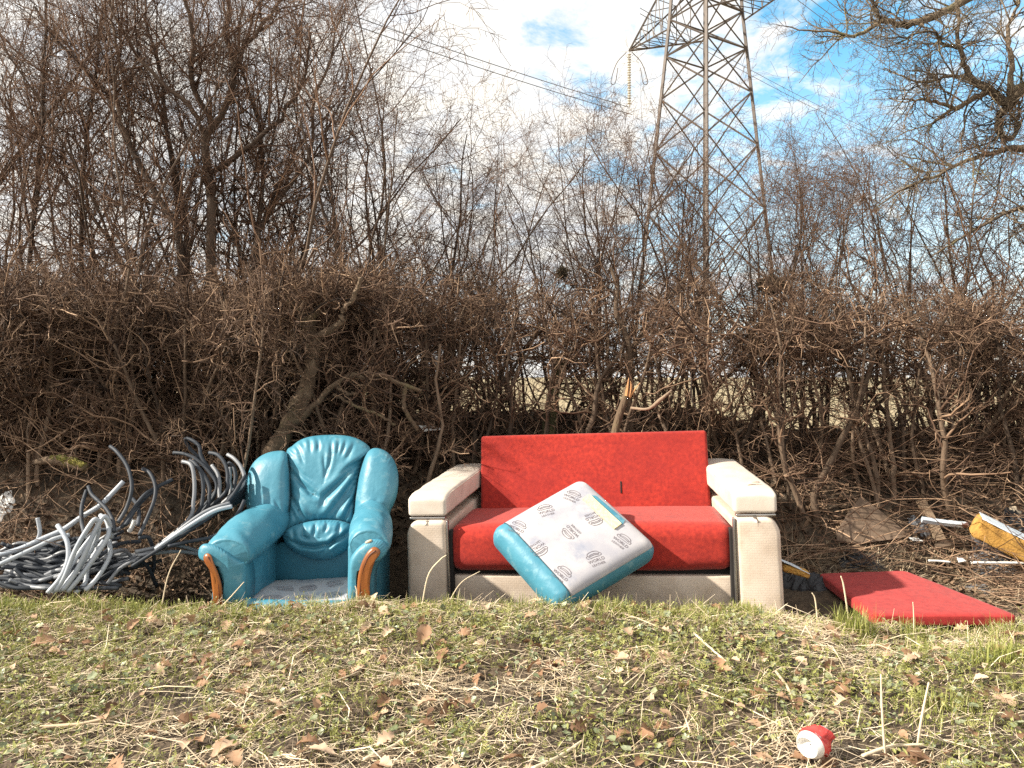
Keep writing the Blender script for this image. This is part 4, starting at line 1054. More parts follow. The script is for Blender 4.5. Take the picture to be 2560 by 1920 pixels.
V, Q = arm_roll(Lsec, 21); add('left_arm_pad', V, Q, M['leather'], chair)
Rsec = [(922, 1368, 3.985, 0.092, 0.075), (922, 1362, 4.00, 0.108, 0.090), (926, 1343, 4.12, 0.122, 0.112), (929, 1320, 4.30, 0.124, 0.124), (930, 1298, 4.52, 0.112, 0.12), (928, 1285, 4.66, 0.10, 0.11)]
V, Q = arm_roll(Rsec, 22); add('right_arm_pad', V, Q, M['leather'], chair)
for nm, x0, x1 in (('left_arm_wall', -1.575, -1.455), ('right_arm_wall', -0.895, -0.775)):
    V, Q = rbox(x1 - x0, 0.72, 0.50, 0.03, (3, 10, 8), 3); V += [(x0 + x1) / 2, 4.36, 0.12]; V[:, 0] += 0.012 * (fbm(V[:, 1] * 6, V[:, 2] * 6, 4, 3) - 0.5)
    V[:, 0] += np.where(V[:, 0] > (x0 + x1) / 2, -0.0, 0.0)
    add(nm, V, Q, M['leather'], chair)
scrollL = [(118, 1065), (132, 1020), (172, 993), (250, 1000), (330, 1042), (410, 1098), (490, 1138), (522, 1150), (520, 1250), (514, 1370), (505, 1500), (430, 1500), (325, 1500), (330, 1430), (322, 1330), (295, 1240), (262, 1160), (232, 1092), (198, 1072), (165, 1095), (155, 1130), (125, 1110)]
V, Q = pillow(Z(scrollL), lambda u, v: 3.99 + 0.0006 * np.maximum(0, u - 570), 0.045, 0.06, rings=20, n=200, p=5, pucker=0.002, pfreq=60, center=Z([(340, 1200)])[0], seed=11)
add('left_arm_front', V, Q, M['leather'], chair)
scrollR = [(1372, 1500), (1368, 1300), (1372, 1160), (1400, 1080), (1470, 1003), (1560, 957), (1640, 960), (1682, 1000), (1684, 1060), (1650, 1110), (1630, 1105), (1640, 1060), (1610, 1022), (1560, 1022), (1515, 1065), (1470, 1150), (1440, 1260), (1430, 1400), (1436, 1500)]
V, Q = pillow(Z(scrollR), lambda u, v: np.full(np.shape(u), 3.99), 0.045, 0.06, rings=20, n=200, p=5, pucker=0.002, pfreq=60, center=Z([(1420, 1230)])[0], seed=12)
add('right_arm_front', V, Q, M['leather'], chair)
# plain core behind each scroll closes the arm
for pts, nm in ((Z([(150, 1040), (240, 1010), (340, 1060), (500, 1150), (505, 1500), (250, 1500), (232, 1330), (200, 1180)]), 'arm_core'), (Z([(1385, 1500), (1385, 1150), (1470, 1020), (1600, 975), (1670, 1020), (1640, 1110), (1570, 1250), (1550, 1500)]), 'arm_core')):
    V, Q = slab(pts, 4.0, 4.12, 0.01, 0.0, 60); add(nm, V, Q, M['leather_shaded'], chair)
woodL = [(160, 1108), (172, 1082), (198, 1072), (226, 1090), (250, 1155), (288, 1245), (314, 1340), (320, 1440), (316, 1530), (236, 1530), (240, 1440), (230, 1330), (214, 1222), (192, 1165), (168, 1142)]
woodR = [(1625, 1045), (1600, 1024), (1565, 1022), (1518, 1066), (1474, 1150), (1444, 1260), (1434, 1400), (1440, 1540), (1548, 1540), (1540, 1360), (1556, 1225), (1592, 1125), (1625, 1080)]
for pts, nm in ((woodL, 'left_wood_facing'), (woodR, 'right_wood_facing')):
    V, Q = pillow(Z(pts), lambda u, v: np.full(np.shape(u), 3.945), 0.022, 0.05, rings=10, n=90, p=7, center=Z([(262, 1290) if pts is woodL else (1500, 1240)])[0], seed=13)
    # keep the raised edge inside the outline
    wo = add(nm, V, Q, M['wood_trim'], chair)
    gl = [(200, 1100), (226, 1150), (262, 1240), (286, 1340), (292, 1440), (290, 1510)] if pts is woodL else [(1590, 1050), (1540, 1090), (1500, 1170), (1472, 1280), (1462, 1400), (1468, 1510)]
    V, Q = rod(P(np.array(Z(gl))[:, 0], np.array(Z(gl))[:, 1], 3.925), (0.0035,), 30, 5); add('groove', V, Q, M['wood_groove'], wo)
# torn spot on the right arm, foam showing
V, Q = pillow(Z([(1500, 985), (1520, 966), (1555, 958), (1562, 972), (1540, 990), (1512, 995)]), lambda u, v: np.full(np.shape(u), 3.972), 0.016, 0.01, rings=6, n=30); add('worn_patch', V, Q, M['pale_wood'], chair)

# ------------------------------------------------------------------ loose blue seat cushion leaning on the sofa
def plane_pt(u, v):
    q = (v - HV) / F
    return P(u, v, 4.92 / (1 + q))
cA, cB, cC, cD = plane_pt(1220, 1318), plane_pt(1396, 1518), plane_pt(1654, 1362), plane_pt(1456, 1184)
nrm = np.cross(cB - cA, cD - cA); nrm /= np.linalg.norm(nrm)
if nrm[1] > 0: nrm = -nrm
TH = 0.18
def cush(s, t, w):
    """s,t in -1..1 over the face, w depth below the face"""
    s = np.asarray(s)[..., None]; t = np.asarray(t)[..., None]; w = np.asarray(w)[..., None]
    a, b = (1 + s) / 2, (1 + t) / 2
    p = (cA * (1 - a) + cB * a) * (1 - b) + (cD * (1 - a) + cC * a) * b
    dome = 0.028 * (1 - s ** 4) * (1 - t ** 4)
    return p + nrm * (dome * np.where(w < TH / 2, 1, -1) - w)
cb = (cA + cB + cC + cD) / 4; cb = np.array([cB[0], cB[1], 0.08])
cu_ = thing('seat_cushion', 'blue leather seat cushion with printed white underside leaning against the red sofa', 'cushion', cb)
V, Q = rbox(2, 2, 0.5, 0.22, (22, 22, 4), 7)
sv, tv, wv = V[:, 0], V[:, 1], (0.25 - V[:, 2]) / 0.5 * TH
pts = cush(sv, tv, wv)
cen_ = cush(0.0, 0.0, TH / 2)
pts += 0.004 * (fbm(sv * 7 + wv * 30, tv * 7, 5, 3) - 0.5)[:, None] * nrm
# gathered leather at the corners
cor = np.exp(-(((np.abs(sv) - 1) ** 2 + (np.abs(tv) - 1) ** 2) / 0.05))
pts += (0.006 * cor * np.sin(40 * np.arctan2(np.abs(tv) - 0.8, np.abs(sv) - 0.8)))[:, None] * nrm
add('leather_cover', pts, Q, M['leather'], cu_)
g = 34; ss, tt = np.meshgrid(np.linspace(-0.99, 0.995, g), np.linspace(-0.72, 0.995, g))
S_, T_ = ss.ravel(), tt.ravel()
def cush_top(s, t, off):
    s = np.asarray(s, float); t = np.asarray(t, float)
    sc, tcl = np.clip(s, -0.78, 0.78), np.clip(t, -0.78, 0.78)
    d = norm(np.stack([s - sc, t - tcl, np.full(s.shape, 0.22)], -1)) * 0.22
    return cush(sc + d[..., 0], tcl + d[..., 1], (0.22 - d[..., 2]) / 0.5 * TH) + nrm * off
edge_w = lambda s, t: 0.016 * np.clip((np.maximum(np.abs(s), np.where(t > 0, t, 0)) - 0.88) / 0.12, 0, 1) ** 2
topl = cush_top(S_, T_, 0.004)
kq = (np.arange(g - 1)[:, None] * g + np.arange(g - 1)[None]).ravel(); Qd = np.stack([kq, kq + 1, kq + 1 + g, kq + g], 1)
lowl = topl - nrm * 0.006
edge = np.concatenate([np.arange(g), np.arange(1, g) * g + g - 1, (g - 1) * g + np.arange(g - 2, -1, -1), np.arange(g - 2, 0, -1) * g]); e2 = np.roll(edge, -1)
add('cloth_underside', np.concatenate([topl, lowl]), [Qd, Qd[:, ::-1] + g * g, np.stack([edge + g * g, e2 + g * g, e2, edge], 1)], M['lining'], cu_)
V, Q = tubes(cush_top(np.linspace(-0.98, 0.98, 40), np.full(40, -0.72), 0.004)[None], np.full((1, 40), 0.003), 5, True); add('seam', V, Q, M['seam'], cu_)
def inv_cush(u, v):
    lo = np.array([0.0, 0.0])
    for _ in range(25):
        p = cush(lo[0], lo[1], 0.0); 
        f = np.array([CU + F * p[0] / p[1] - u, HV + F * (CAMZ - p[2]) / p[1] - v]); J = np.zeros((2, 2))
        for k in range(2):
            q = lo.copy(); q[k] += 1e-3; pp_ = cush(q[0], q[1], 0.0)
            J[:, k] = (np.array([CU + F * pp_[0] / pp_[1] - u, HV + F * (CAMZ - pp_[2]) / pp_[1] - v]) - f) / 1e-3
        lo = lo - np.linalg.solve(J, f)
    return lo
ex = norm(cB - cA); ey = norm(cD - cA)
C2 = lambda x, y: (1200 + x * 0.20796, 1190 + y * 0.20796)
def cush_mark(center, up_to, size, name='printed_mark'):
    s0 = inv_cush(*C2(*center)); s1 = inv_cush(*C2(*up_to))
    LW, LH = np.linalg.norm(cB - cA) / 2, np.linalg.norm(cD - cA) / 2
    upv = np.array([(s1[0] - s0[0]) * LW, (s1[1] - s0[1]) * LH]); upv /= np.linalg.norm(upv)
    # x axis is to the right when up is up as seen from the front
    test = cush(s0[0], s0[1], 0)
    rt = np.array([-upv[1], upv[0]])
    a3 = ex * upv[0] + ey * upv[1]; b3 = ex * rt[0] + ey * rt[1]
    if np.dot(np.cross(b3, a3), nrm) < 0: rt = -rt
    LV, LQ = LOGO
    x = LV[:, 0] * size; y = (LV[:, 1] - 0.0) * size
    s = s0[0] + (x * rt[0] + y * upv[0]) / LW; t = s0[1] + (x * rt[1] + y * upv[1]) / LH
    V = cush_top(s, t, 0.0058)
    add(name, V, LQ, M['ink'], cu_, smooth=False)
# (centre of the mark, a point above it in its own upright sense)
for c_, u_ in (((790, 415), (755, 350)), ((1110, 245), (1150, 190)), ((450, 620), (490, 570)), ((1090, 680), (1030, 715)), ((705, 880), (750, 930)), ((1385, 995), (1340, 925)), ((985, 1180), (1040, 1130)), ((1705, 785), (1760, 735)), ((1370, 520), (1400, 560))):
    cush_mark(c_, u_, 0.082)
# torn opening: pale foam flap and a blue strip
def cush_patch(pts, w, name, mat, th=0.008):
    o = np.array([inv_cush(*C2(*q)) for q in pts])
    top = cush(o[:, 0], o[:, 1], np.full(len(o), -w)); bot = cush(o[:, 0], o[:, 1], np.full(len(o), -w + th))
    n = len(o); k = np.arange(n); k2 = (k + 1) % n
    add(name, np.concatenate([top, bot]), [np.arange(n)[None], np.stack([k, k + n, k2 + n, k2], 1)], mat, cu_, smooth=False)
cush_patch([(1325, 240), (1395, 245), (1740, 540), (1720, 580), (1690, 600), (1480, 420), (1280, 250)], 0.007, 'blue_strip', M['leather'], 0.006)
cush_patch([(1232, 292), (1300, 240), (1330, 248), (1700, 590), (1612, 650), (1420, 470)], 0.016, 'foam_flap', M['foam'], 0.014)

# ------------------------------------------------------------------ loose red cushion lying on the right
def quad_pad(corners, th, r, mat, name, label, cat, bulge=0.015, n=(20, 20, 3)):
    A, B, C_, D_ = [np.asarray(c, float) for c in corners]     # front-left, front-right, back-right, back-left (top face)
    V, Q = rbox(2, 2, 0.5, r, n, 5)
    a, b = (1 + V[:, 0:1]) / 2, (1 + V[:, 1:2]) / 2
    nr_ = norm(np.cross(B - A, D_ - A))
    if nr_[2] < 0: nr_ = -nr_
    p = (A * (1 - a) + B * a) * (1 - b) + (D_ * (1 - a) + C_ * a) * b
    w = (0.25 - V[:, 2:3]) / 0.5 * th
    p = p - nr_ * w + nr_ * bulge * (1 - V[:, 0:1] ** 2) * (1 - V[:, 1:2] ** 2) * (V[:, 2:3] > 0)
    p += nr_ * 0.006 * (fbm(V[:, 0] * 4, V[:, 1] * 4, 6, 3) - 0.5)[:, None]
    o = add(name, p, Q, mat); tag(o, label, cat); return o
quad_pad([P(2186, 1537, 3.86), P(2548, 1537, 3.90), P(2262, 1424, 4.66), P(2046, 1431, 4.72)], 0.065, 0.10, M['red_pad'], 'red_cushion', 'flat red cloth cushion lying on the grass right of the sofa', 'cushion')

# ------------------------------------------------------------------ heap of cables
C5 = lambda pts, Y: line3([(x * 0.31342, 1000 + y * 0.31342) for x, y in pts], Y)
def cable(pts, r, mat, label, group, m=36):
    # heap lies on the ground: never below it
    p = catmull(np.asarray(pts, float), m)
    gz = ground_z(p[:, 0], p[:, 1]) + r * 0.6
    p[:, 2] = np.maximum(p[:, 2], gz)
    V, Q = tubes(p[None], np.full((1, m), r), 8, True)
    tag(add('cable', V, Q, mat), label, 'cable', group)
D_, Pl, G_ = M['cable_dark'], M['cable_pale'], M['cable_grey']
fan = 'dark cables fanning up beside the armchair'
curls = [([(1240, 1180), (1500, 960), (1545, 800), (1550, 640), (1525, 520), (1455, 490)], 4.45), ([(1250, 1190), (1560, 920), (1620, 760), (1610, 600), (1560, 510), (1515, 480)], 4.5),
         ([(1270, 1190), (1620, 900), (1670, 760), (1660, 660), (1600, 560), (1530, 490)], 4.55), ([(1280, 1180), (1700, 860), (1750, 720), (1740, 600), (1690, 520)], 4.6),
         ([(1260, 1170), (1760, 780), (1815, 640), (1800, 520), (1740, 440), (1670, 420)], 4.6), ([(1290, 1190), (1800, 800), (1875, 650), (1865, 540), (1825, 500)], 4.65),
         ([(1300, 1200), (1850, 760), (1945, 640), (1925, 540), (1870, 470), (1815, 435)], 4.6), ([(1320, 1180), (1640, 860), (1730, 690), (1660, 560), (1560, 470), (1470, 430), (1385, 420)], 4.7),
         ([(1330, 1170), (1700, 760), (1720, 640), (1610, 460), (1590, 370), (1530, 320), (1480, 310), (1510, 380), (1600, 470)], 4.75), ([(1300, 1190), (1790, 820), (1830, 640), (1830, 540)], 4.7)]
for k, (pts, Y) in enumerate(curls):
    cable(C5(pts, np.linspace(Y - 0.15, Y, len(pts))), 0.0115, D_ if k % 3 else G_, 'dark grey cable with its end curled up beside the blue armchair', fan)
rgc = np.random.default_rng(9)
for k in range(22):
    j = k / 21
    pts = [(420 + 500 * rgc.random(), 1470 - 160 * j + rgc.normal(0, 20)), (980 + 60 * j, 1330 - 90 * j), (1270 + 30 * j, 1190 - 20 * j), (1560 + 30 * j, 1010 - 60 * j + rgc.normal(0, 15)), (1830 + rgc.normal(0, 15), 820 + 40 * j), (1985, 620 + 130 * j)][:5] if k % 2 else [(1050 + 60 * j, 1330 - 100 * j), (1270 + 30 * j, 1190 - 20 * j), (1560 + 30 * j, 1010 - 60 * j), (1800, 830 + 30 * j), (1960, 600 + 200 * j)]
    cable(C5(pts, np.array([4.1, 4.15, 4.25, 4.38, 4.5]) + 0.011 * k), 0.0105, (D_, G_, D_, D_)[k % 4], 'straight dark cable in the sheaf running up behind the armchair', 'straight cables in the sheaf by the armchair')
cable(C5([(1240, 1190), (1500, 1010), (1700, 890), (1850, 848)], [4.15, 4.2, 4.25, 4.3]), 0.012, Pl, 'pale grey cable lying on top of the dark sheaf by the armchair', 'pale cables')
cable(C5([(1235, 1200), (1480, 1000), (1660, 880), (1835, 822)], [4.18, 4.23, 4.28, 4.33]), 0.011, G_, 'mid grey cable just above the pale one on the sheaf', 'pale cables')
cable(C5([(-60, 1250), (150, 1190), (330, 1110), (500, 1035), (640, 940), (800, 840), (900, 740), (985, 650)], np.linspace(4.2, 4.5, 8)), 0.0145, Pl, 'longest pale pipe rising straight to the right across the heap', 'pale cables')
for k, pts in enumerate(([(380, 1540), (480, 1420), (540, 1280), (540, 1150), (500, 1060), (460, 1000)], [(440, 1530), (520, 1400), (600, 1200), (690, 1040), (760, 950), (785, 1010), (760, 1130), (620, 1360)],
                         [(500, 1520), (600, 1380), (690, 1200), (760, 1040), (830, 930), (875, 990), (890, 1100)], [(540, 1530), (650, 1400), (760, 1250), (840, 1130), (870, 1050), (850, 960), (800, 920)],
                         [(470, 1530), (560, 1420), (680, 1270), (740, 1160), (775, 1050), (800, 960)], [(680, 1520), (760, 1440), (840, 1320), (880, 1220), (870, 1120)],
                         [(600, 1540), (680, 1460), (700, 1340), (760, 1220), (830, 1120)], [(420, 1540), (520, 1430), (560, 1330), (660, 1180), (740, 1080)])):
    cable(C5(pts, np.linspace(3.98, 4.15, len(pts)) + 0.015 * k), 0.0130, Pl, 'pale blue-grey cable looped in the bright clump left of the armchair', 'pale cables looped in the bright clump')
cable(C5([(300, 1120), (318, 1060), (312, 1000), (300, 940)], 4.35), 0.012, Pl, 'short pale cable stub standing upright at the left of the heap', 'pale cables')
cable(C5([(0, 1310), (150, 1240), (300, 1170), (430, 1110), (555, 1075)], np.linspace(4.1, 4.3, 5)), 0.0125, Pl, 'pale cable lying low below the longest pale pipe', 'pale cables')
cable(C5([(1030, 1050), (1055, 1010), (1075, 960)], 4.4), 0.013, M['white_plastic'], 'short white cable end sticking up from the dark heap', 'pale cables')
singles = [([(940, 980), (1010, 860), (1050, 720), (1040, 600), (1000, 500), (930, 410), (880, 370)], 'tall dark cable curving up highest in the middle of the heap'),
           ([(1110, 1080), (1180, 930), (1230, 800), (1240, 690), (1200, 590), (1140, 548)], 'thin dark cable hooked over beside the tall one'),
           ([(910, 1050), (900, 960), (850, 870), (780, 800), (730, 750), (705, 690)], 'thick dark cable bending left over the longest pale pipe'),
           ([(970, 1020), (1060, 880), (1150, 760), (1260, 690), (1375, 635)], 'dark cable arching right towards the hedge'),
           ([(1000, 1000), (1090, 860), (1160, 780), (1260, 700)], 'dark cable just under the one arching right'),
           ([(1100, 1000), (1110, 900), (1090, 830), (1060, 790)], 'short dark cable end hooked left in the middle'),
           ([(670, 1060), (650, 960), (655, 840), (690, 720)], 'dark cable standing up behind the pale clump'),
           ([(790, 1250), (900, 1170), (1010, 1135), (1120, 1130)], 'dark cable arching low right of the pale clump'),
           ([(820, 1270), (920, 1210), (1000, 1200), (1060, 1270), (1080, 1290)], 'grey cable hooped low right of the pale clump'),
           ([(1110, 1100), (1180, 1095), (1215, 1170), (1230, 1290), (1215, 1400), (1250, 1480)], 'dark cable hooping down to the ground left of the armchair'),
           ([(1090, 1290), (1160, 1310), (1210, 1390), (1240, 1470)], 'dark cable end drooping to the grass left of the armchair'),
           ([(660, 1530), (800, 1440), (960, 1370), (1130, 1320), (1290, 1280)], 'brownish cable along the ground left of the armchair'),
           ([(1080, 1210), (1240, 1180), (1400, 1160), (1600, 1210)], 'grey cable running right behind the chair arm'),
           ([(1100, 1240), (1300, 1215), (1450, 1210), (1620, 1235)], 'lower grey cable running right behind the chair arm'),
           ([(1340, 1170), (1500, 1130), (1700, 1090), (1800, 1010), (1900, 900), (1950, 800)], 'dark cable curving up behind the armchair wing')]
for k, (pts, lab) in enumerate(singles):
    cable(C5(pts, np.linspace(4.15, 4.4, len(pts))), 0.011, G_ if k in (8, 12, 13) else D_, lab, 'single dark cables standing out of the heap')
low = 'dark cables lying flat at the bottom of the heap'
for k in range(64):
    y0 = 1160 + 320 * rgc.random(); x0 = -80 + 200 * rgc.random(); L = rgc.uniform(500, 1000); tilt = rgc.normal(-0.06, 0.12)
    xs = np.linspace(x0, x0 + L, 6); ys = y0 + (xs - x0) * tilt + rgc.normal(0, 22, 6) + 40 * np.sin(np.linspace(0, rgc.uniform(1, 4), 6))
    cable(C5(list(zip(xs, np.minimum(ys, 1500))), 4.42 - (ys.mean() - 1180) / 300 * 0.28 + rgc.normal(0, 0.02, 6)), 0.0112, D_ if k % 4 else G_, 'dark cable lying flat at the bottom of the heap on the left', low)

# ------------------------------------------------------------------ rubbish on the right and behind
Z4 = lambda pts: [(1950 + x * 0.27577, 1150 + y * 0.27577) for x, y in pts]
def hit(u, v):
    """where the line of sight through a photo pixel meets the ground"""
    Y = np.linspace(3.9, 7.5, 1500); p = P(np.full(1500, float(u)), np.full(1500, float(v)), Y)
    k = np.argmax(p[:, 2] <= ground_z(p[:, 0], p[:, 1])); k = k if k > 0 else 700
    return p[k]
def lean_Y(pts, k):
    px = np.array(pts, float); j = px[:, 1].argmax(); Yb = hit(*px[j])[1] - 0.03
    return list(Yb + k * (px[j, 1] - px[:, 1]) / F * Yb)
def board(name, label, cat, pts, Ya, th, mat, Yf=None, parent=None):
    px = np.array(pts, float); n = len(px)
    Yv = np.full(n, Ya) if np.isscalar(Ya) else np.asarray(Ya, float)
    A = P(px[:, 0], px[:, 1], Yv)
    nr_ = np.cross(A[1] - A[0], A[2] - A[0]); nr_ /= np.linalg.norm(nr_)
    if nr_[1] < 0: nr_ = -nr_
    V = np.concatenate([A, A + nr_ * th]); k = np.arange(n); k2 = (k + 1) % n
    o = add(name, V, [np.arange(n)[None], np.arange(n, 2 * n)[::-1][None], np.stack([k, k + n, k2 + n, k2], 1)], mat, smooth=False)
    tag(o, label, cat); return o
board('chipboard', 'brown triangular piece of board leaning on the bank right of the sofa', 'board', Z4([(735, 325), (960, 500), (1185, 690), (1000, 720), (700, 760), (520, 735), (510, 660), (630, 460)]), lean_Y(Z4([(735, 325), (960, 500), (1185, 690), (1000, 720), (700, 760), (520, 735), (510, 660), (630, 460)]), 0.45), 0.014, M['board'])
board('wood_plank', 'short wooden plank standing askew among twigs on the right', 'plank', Z4([(1248, 365), (1312, 345), (1412, 520), (1505, 715), (1425, 725), (1330, 520)]), lean_Y(Z4([(1248, 365), (1312, 345), (1412, 520), (1505, 715), (1425, 725), (1330, 520)]), 0.45), 0.03, M['plank'])
V, Q = rod(line3(Z4([(1285, 540), (1480, 568), (1700, 590)]), [4.90, 4.88, 4.86]), (0.020,), 12, 4); tag(add('metal_bar', V, Q, M['peeling'], smooth=False), 'peeling pale blue bar lying across the wooden plank', 'bar')
board('plywood_scrap', 'flat brown wood scrap pointing right below the plank', 'scrap', Z4([(1500, 725), (1660, 718), (1560, 770), (1420, 800), (1400, 760)]), lean_Y(Z4([(1500, 725), (1660, 718), (1560, 770), (1420, 800), (1400, 760)]), 0.8), 0.015, M['board'])
# foam block with peeling blue top
fA, fB = P(*Z4([(1735, 690)])[0], 4.74), P(*Z4([(2330, 990)])[0], 4.62)
fC, fD = P(*Z4([(1835, 500)])[0], 4.46), P(*Z4([(2290, 730)])[0], 4.36)
fe = norm(fB - fA); fup = (P(*Z4([(1880, 595)])[0], 4.43) - fA)
root = thing('foam_block', 'yellow-orange foam block with peeling pale blue cover at the right edge', 'foam block', (fA[0], fA[1], float(ground_z(fA[0], fA[1]))))
Lf = 0.68; hf = 0.126; df = 0.155
fz = norm(np.cross(fe, np.array([0, 1.0, 0.35]))); 
if fz[2] < 0: fz = -fz
fy = norm(np.cross(fz, fe)); 
if fy[1] < 0: fy = -fy
V, Q = rbox(Lf, df, hf, 0.012, (18, 6, 5), 2); V += np.random.default_rng(2).normal(0, 0.0025, V.shape)
Vw = fA + (V[:, :1] + Lf / 2) * fe + (V[:, 1:2] + df / 2) * fy + (V[:, 2:3] + hf / 2) * fz
add('foam', Vw, Q, M['old_foam'], root)
V, Q = rbox(Lf * 0.99, df * 0.98, 0.006, 0.002, (20, 8, 1), 1); V[:, 2] += 0.004 * fbm(V[:, 0] * 30, V[:, 1] * 30, 2, 2)
Vw = fA + (V[:, :1] + Lf / 2) * fe + (V[:, 1:2] + df / 2) * fy + (V[:, 2:3] + hf + 0.003) * fz
add('peeling_cover', Vw, Q, M['peeling'], root)
V, Q = rod(line3(Z4([(1730, 930), (2000, 931), (2260, 932)]), [4.70, 4.68, 4.66]), (0.0085,), 12, 6); tag(add('white_rod', V, Q, M['white_plastic']), 'straight white rod lying below the yellow foam block', 'rod')
V, Q = rod(line3(Z4([(1345, 912), (1440, 915), (1545, 925)]), [4.72, 4.71, 4.70]), (0.007,), 10, 6); tag(add('white_rod', V, Q, M['white_plastic']), 'short white rod lying left of the long white rod', 'rod')
board('plastic_scrap', 'white plastic scrap lying left of the white rods', 'scrap', Z4([(1605, 880), (1650, 885), (1690, 915), (1625, 925)]), [4.74, 4.74, 4.72, 4.72], 0.006, M['white_plastic'])
board('plastic_scrap', 'white plastic strip at the foot of the brown board', 'scrap', Z4([(1165, 700), (1250, 705), (1300, 735), (1210, 730)]), [4.97, 4.97, 4.95, 4.95], 0.006, M['white_plastic'])
board('wood_scrap', 'pale yellow wood scrap above the foam block', 'scrap', Z4([(2085, 425), (2140, 415), (2150, 455), (2190, 470), (2190, 505), (2080, 470)]), lean_Y(Z4([(2085, 425), (2140, 415), (2150, 455), (2190, 470), (2190, 505), (2080, 470)]), 0.5), 0.015, M['pale_wood'])
def bag(name, label, cat, c, r, mat, seed):
    """crumpled plastic: a closed, creased, irregular heap"""
    rg = np.random.default_rng(seed); n = 64; m_ = 20
    a = np.arange(n) * 2 * math.pi / n
    outl = 1 + 0.22 * np.sin(2 * a + rg.uniform(0, 6)) + 0.16 * np.sin(3 * a + rg.uniform(0, 6)) + 0.12 * np.sin(5 * a + rg.uniform(0, 6)) + 0.06 * np.sin(11 * a + rg.uniform(0, 6))
    rr = np.linspace(0, 1, m_ + 1)[1:, None]
    x = rr * outl * np.cos(a); y = rr * outl * np.sin(a)
    ridge = 0
    for k in range(5):
        f = 2.2 * 1.75 ** k; th = rg.uniform(0, math.pi); w = fbm(x * f * 0.5 + 9, y * f * 0.5 + 4, seed + k, 2) * 3
        ridge = ridge + (1 - np.abs(np.sin(f * (x * math.cos(th) + y * math.sin(th)) * 1.6 + w + rg.uniform(0, 6)))) * 0.62 ** k
    z = (1 - rr ** 2) ** 0.5 * (0.30 + 0.26 * ridge)
    V = np.stack([x * r[0], y * r[1], z * r[2] * 1.5 - r[2] * 0.5], -1).reshape(-1, 3)
    V = np.concatenate([V, [[0, 0, V[:n, 2].mean()]], [[0, 0, -r[2] * 0.9]]]) + c
    V[:, 2] = np.maximum(V[:, 2] - c[2] + r[2] * 0.4, -0.015) + ground_z(V[:, 0], V[:, 1])
    kk = (np.arange(m_ - 1)[:, None] * n + np.arange(n)[None]).ravel(); kn = (np.arange(m_ - 1)[:, None] * n + ((np.arange(n) + 1) % n)[None]).ravel()
    q = np.arange(n); q2 = (q + 1) % n; e = (m_ - 1) * n; t = m_ * n
    o = add(name, V, [np.stack([kk, kk + n, kn + n, kn], 1), np.concatenate([np.stack([np.full(n, t), q, q2], 1), np.stack([np.full(n, t + 1), e + q2, e + q], 1)])], mat, smooth=False)
    tag(o, label, cat)
def onground(u, v, Y, dz=0.0):
    p = P(u, v, Y); p[2] = float(ground_z(p[0], p[1])) + dz; return p
bag('rubbish_bag', 'black plastic bag slumped between the sofa and the red cushion', 'bag', hit(2015, 1462), (0.16, 0.12, 0.075), M['black_bag'], 1)
bag('rubbish_bag', 'black plastic sheet crumpled behind the red cushion', 'bag', hit(2150, 1400), (0.13, 0.07, 0.03), M['black_bag'], 2)
bag('plastic_bag', 'grey plastic bag crumpled under the yellow foam block', 'bag', hit(2470, 1390), (0.12, 0.10, 0.05), M['grey_bag'], 3)
bag('plastic_bag', 'thin grey plastic sheet lying below the long white rod', 'bag', hit(2490, 1432), (0.17, 0.10, 0.035), M['grey_bag'], 4)
bag('plastic_bag', 'pale grey plastic scrap beside the right edge of the red cushion', 'bag', hit(2450, 1478), (0.09, 0.07, 0.03), M['grey_bag'], 5)
bag('plastic_bag', 'grey plastic caught left of the wooden plank', 'bag', hit(2298, 1318), (0.06, 0.05, 0.05), M['grey_bag'], 6)
bag('dark_bag', 'dark blue plastic bag behind the foam block at the right edge', 'bag', hit(2545, 1305), (0.08, 0.07, 0.06), M['black_bag'], 7)
bag('plastic_bag', 'white plastic bag at the left edge above the cables', 'bag', hit(-4, 1262), (0.085, 0.06, 0.035), M['white_plastic'], 8)
root_p = P(1978, 1420, 4.34)
root = thing('foam_offcut', 'small orange foam offcut with torn white film by the sofa arm', 'foam offcut', (root_p[0], root_p[1], float(ground_z(root_p[0], root_p[1]))))
V, Q = rbox(0.15, 0.08, 0.04, 0.01, (10, 5, 3), 2); V += np.random.default_rng(3).normal(0, 0.003, V.shape); V[:, 2] -= V[:, 0] * 0.30; V += P(1985, 1425, 4.30); add('foam', V, Q, M['old_foam'], root)
V, Q = rbox(0.15, 0.09, 0.005, 0.002, (10, 5, 1), 1); V[:, 2] += 0.02 * (fbm(V[:, 0] * 20, V[:, 1] * 20, 4, 2) - 0.5) - V[:, 0] * 0.42; V += P(1985, 1414, 4.30); add('torn_film', V, Q, M['peeling'], root, smooth=False)
board('pale_panel', 'pale grey panel half hidden in the hedge above the armchair', 'panel', [(522, 1069), (558, 1043), (613, 1018), (632, 1013), (648, 1038), (651, 1061), (607, 1078), (553, 1096)], [5.55, 5.6, 5.66, 5.68, 5.68, 5.64, 5.58, 5.52], 0.02, M['grey_panel'])  # a pale grey panel, what it is made of is not known
board('paper_scrap', 'white scrap lying on the bank right of the hanging bough', 'scrap', [(1046, 1062), (1085, 1066), (1110, 1072), (1060, 1078)], [5.32, 5.32, 5.31, 5.28], 0.005, M['white_plastic'])
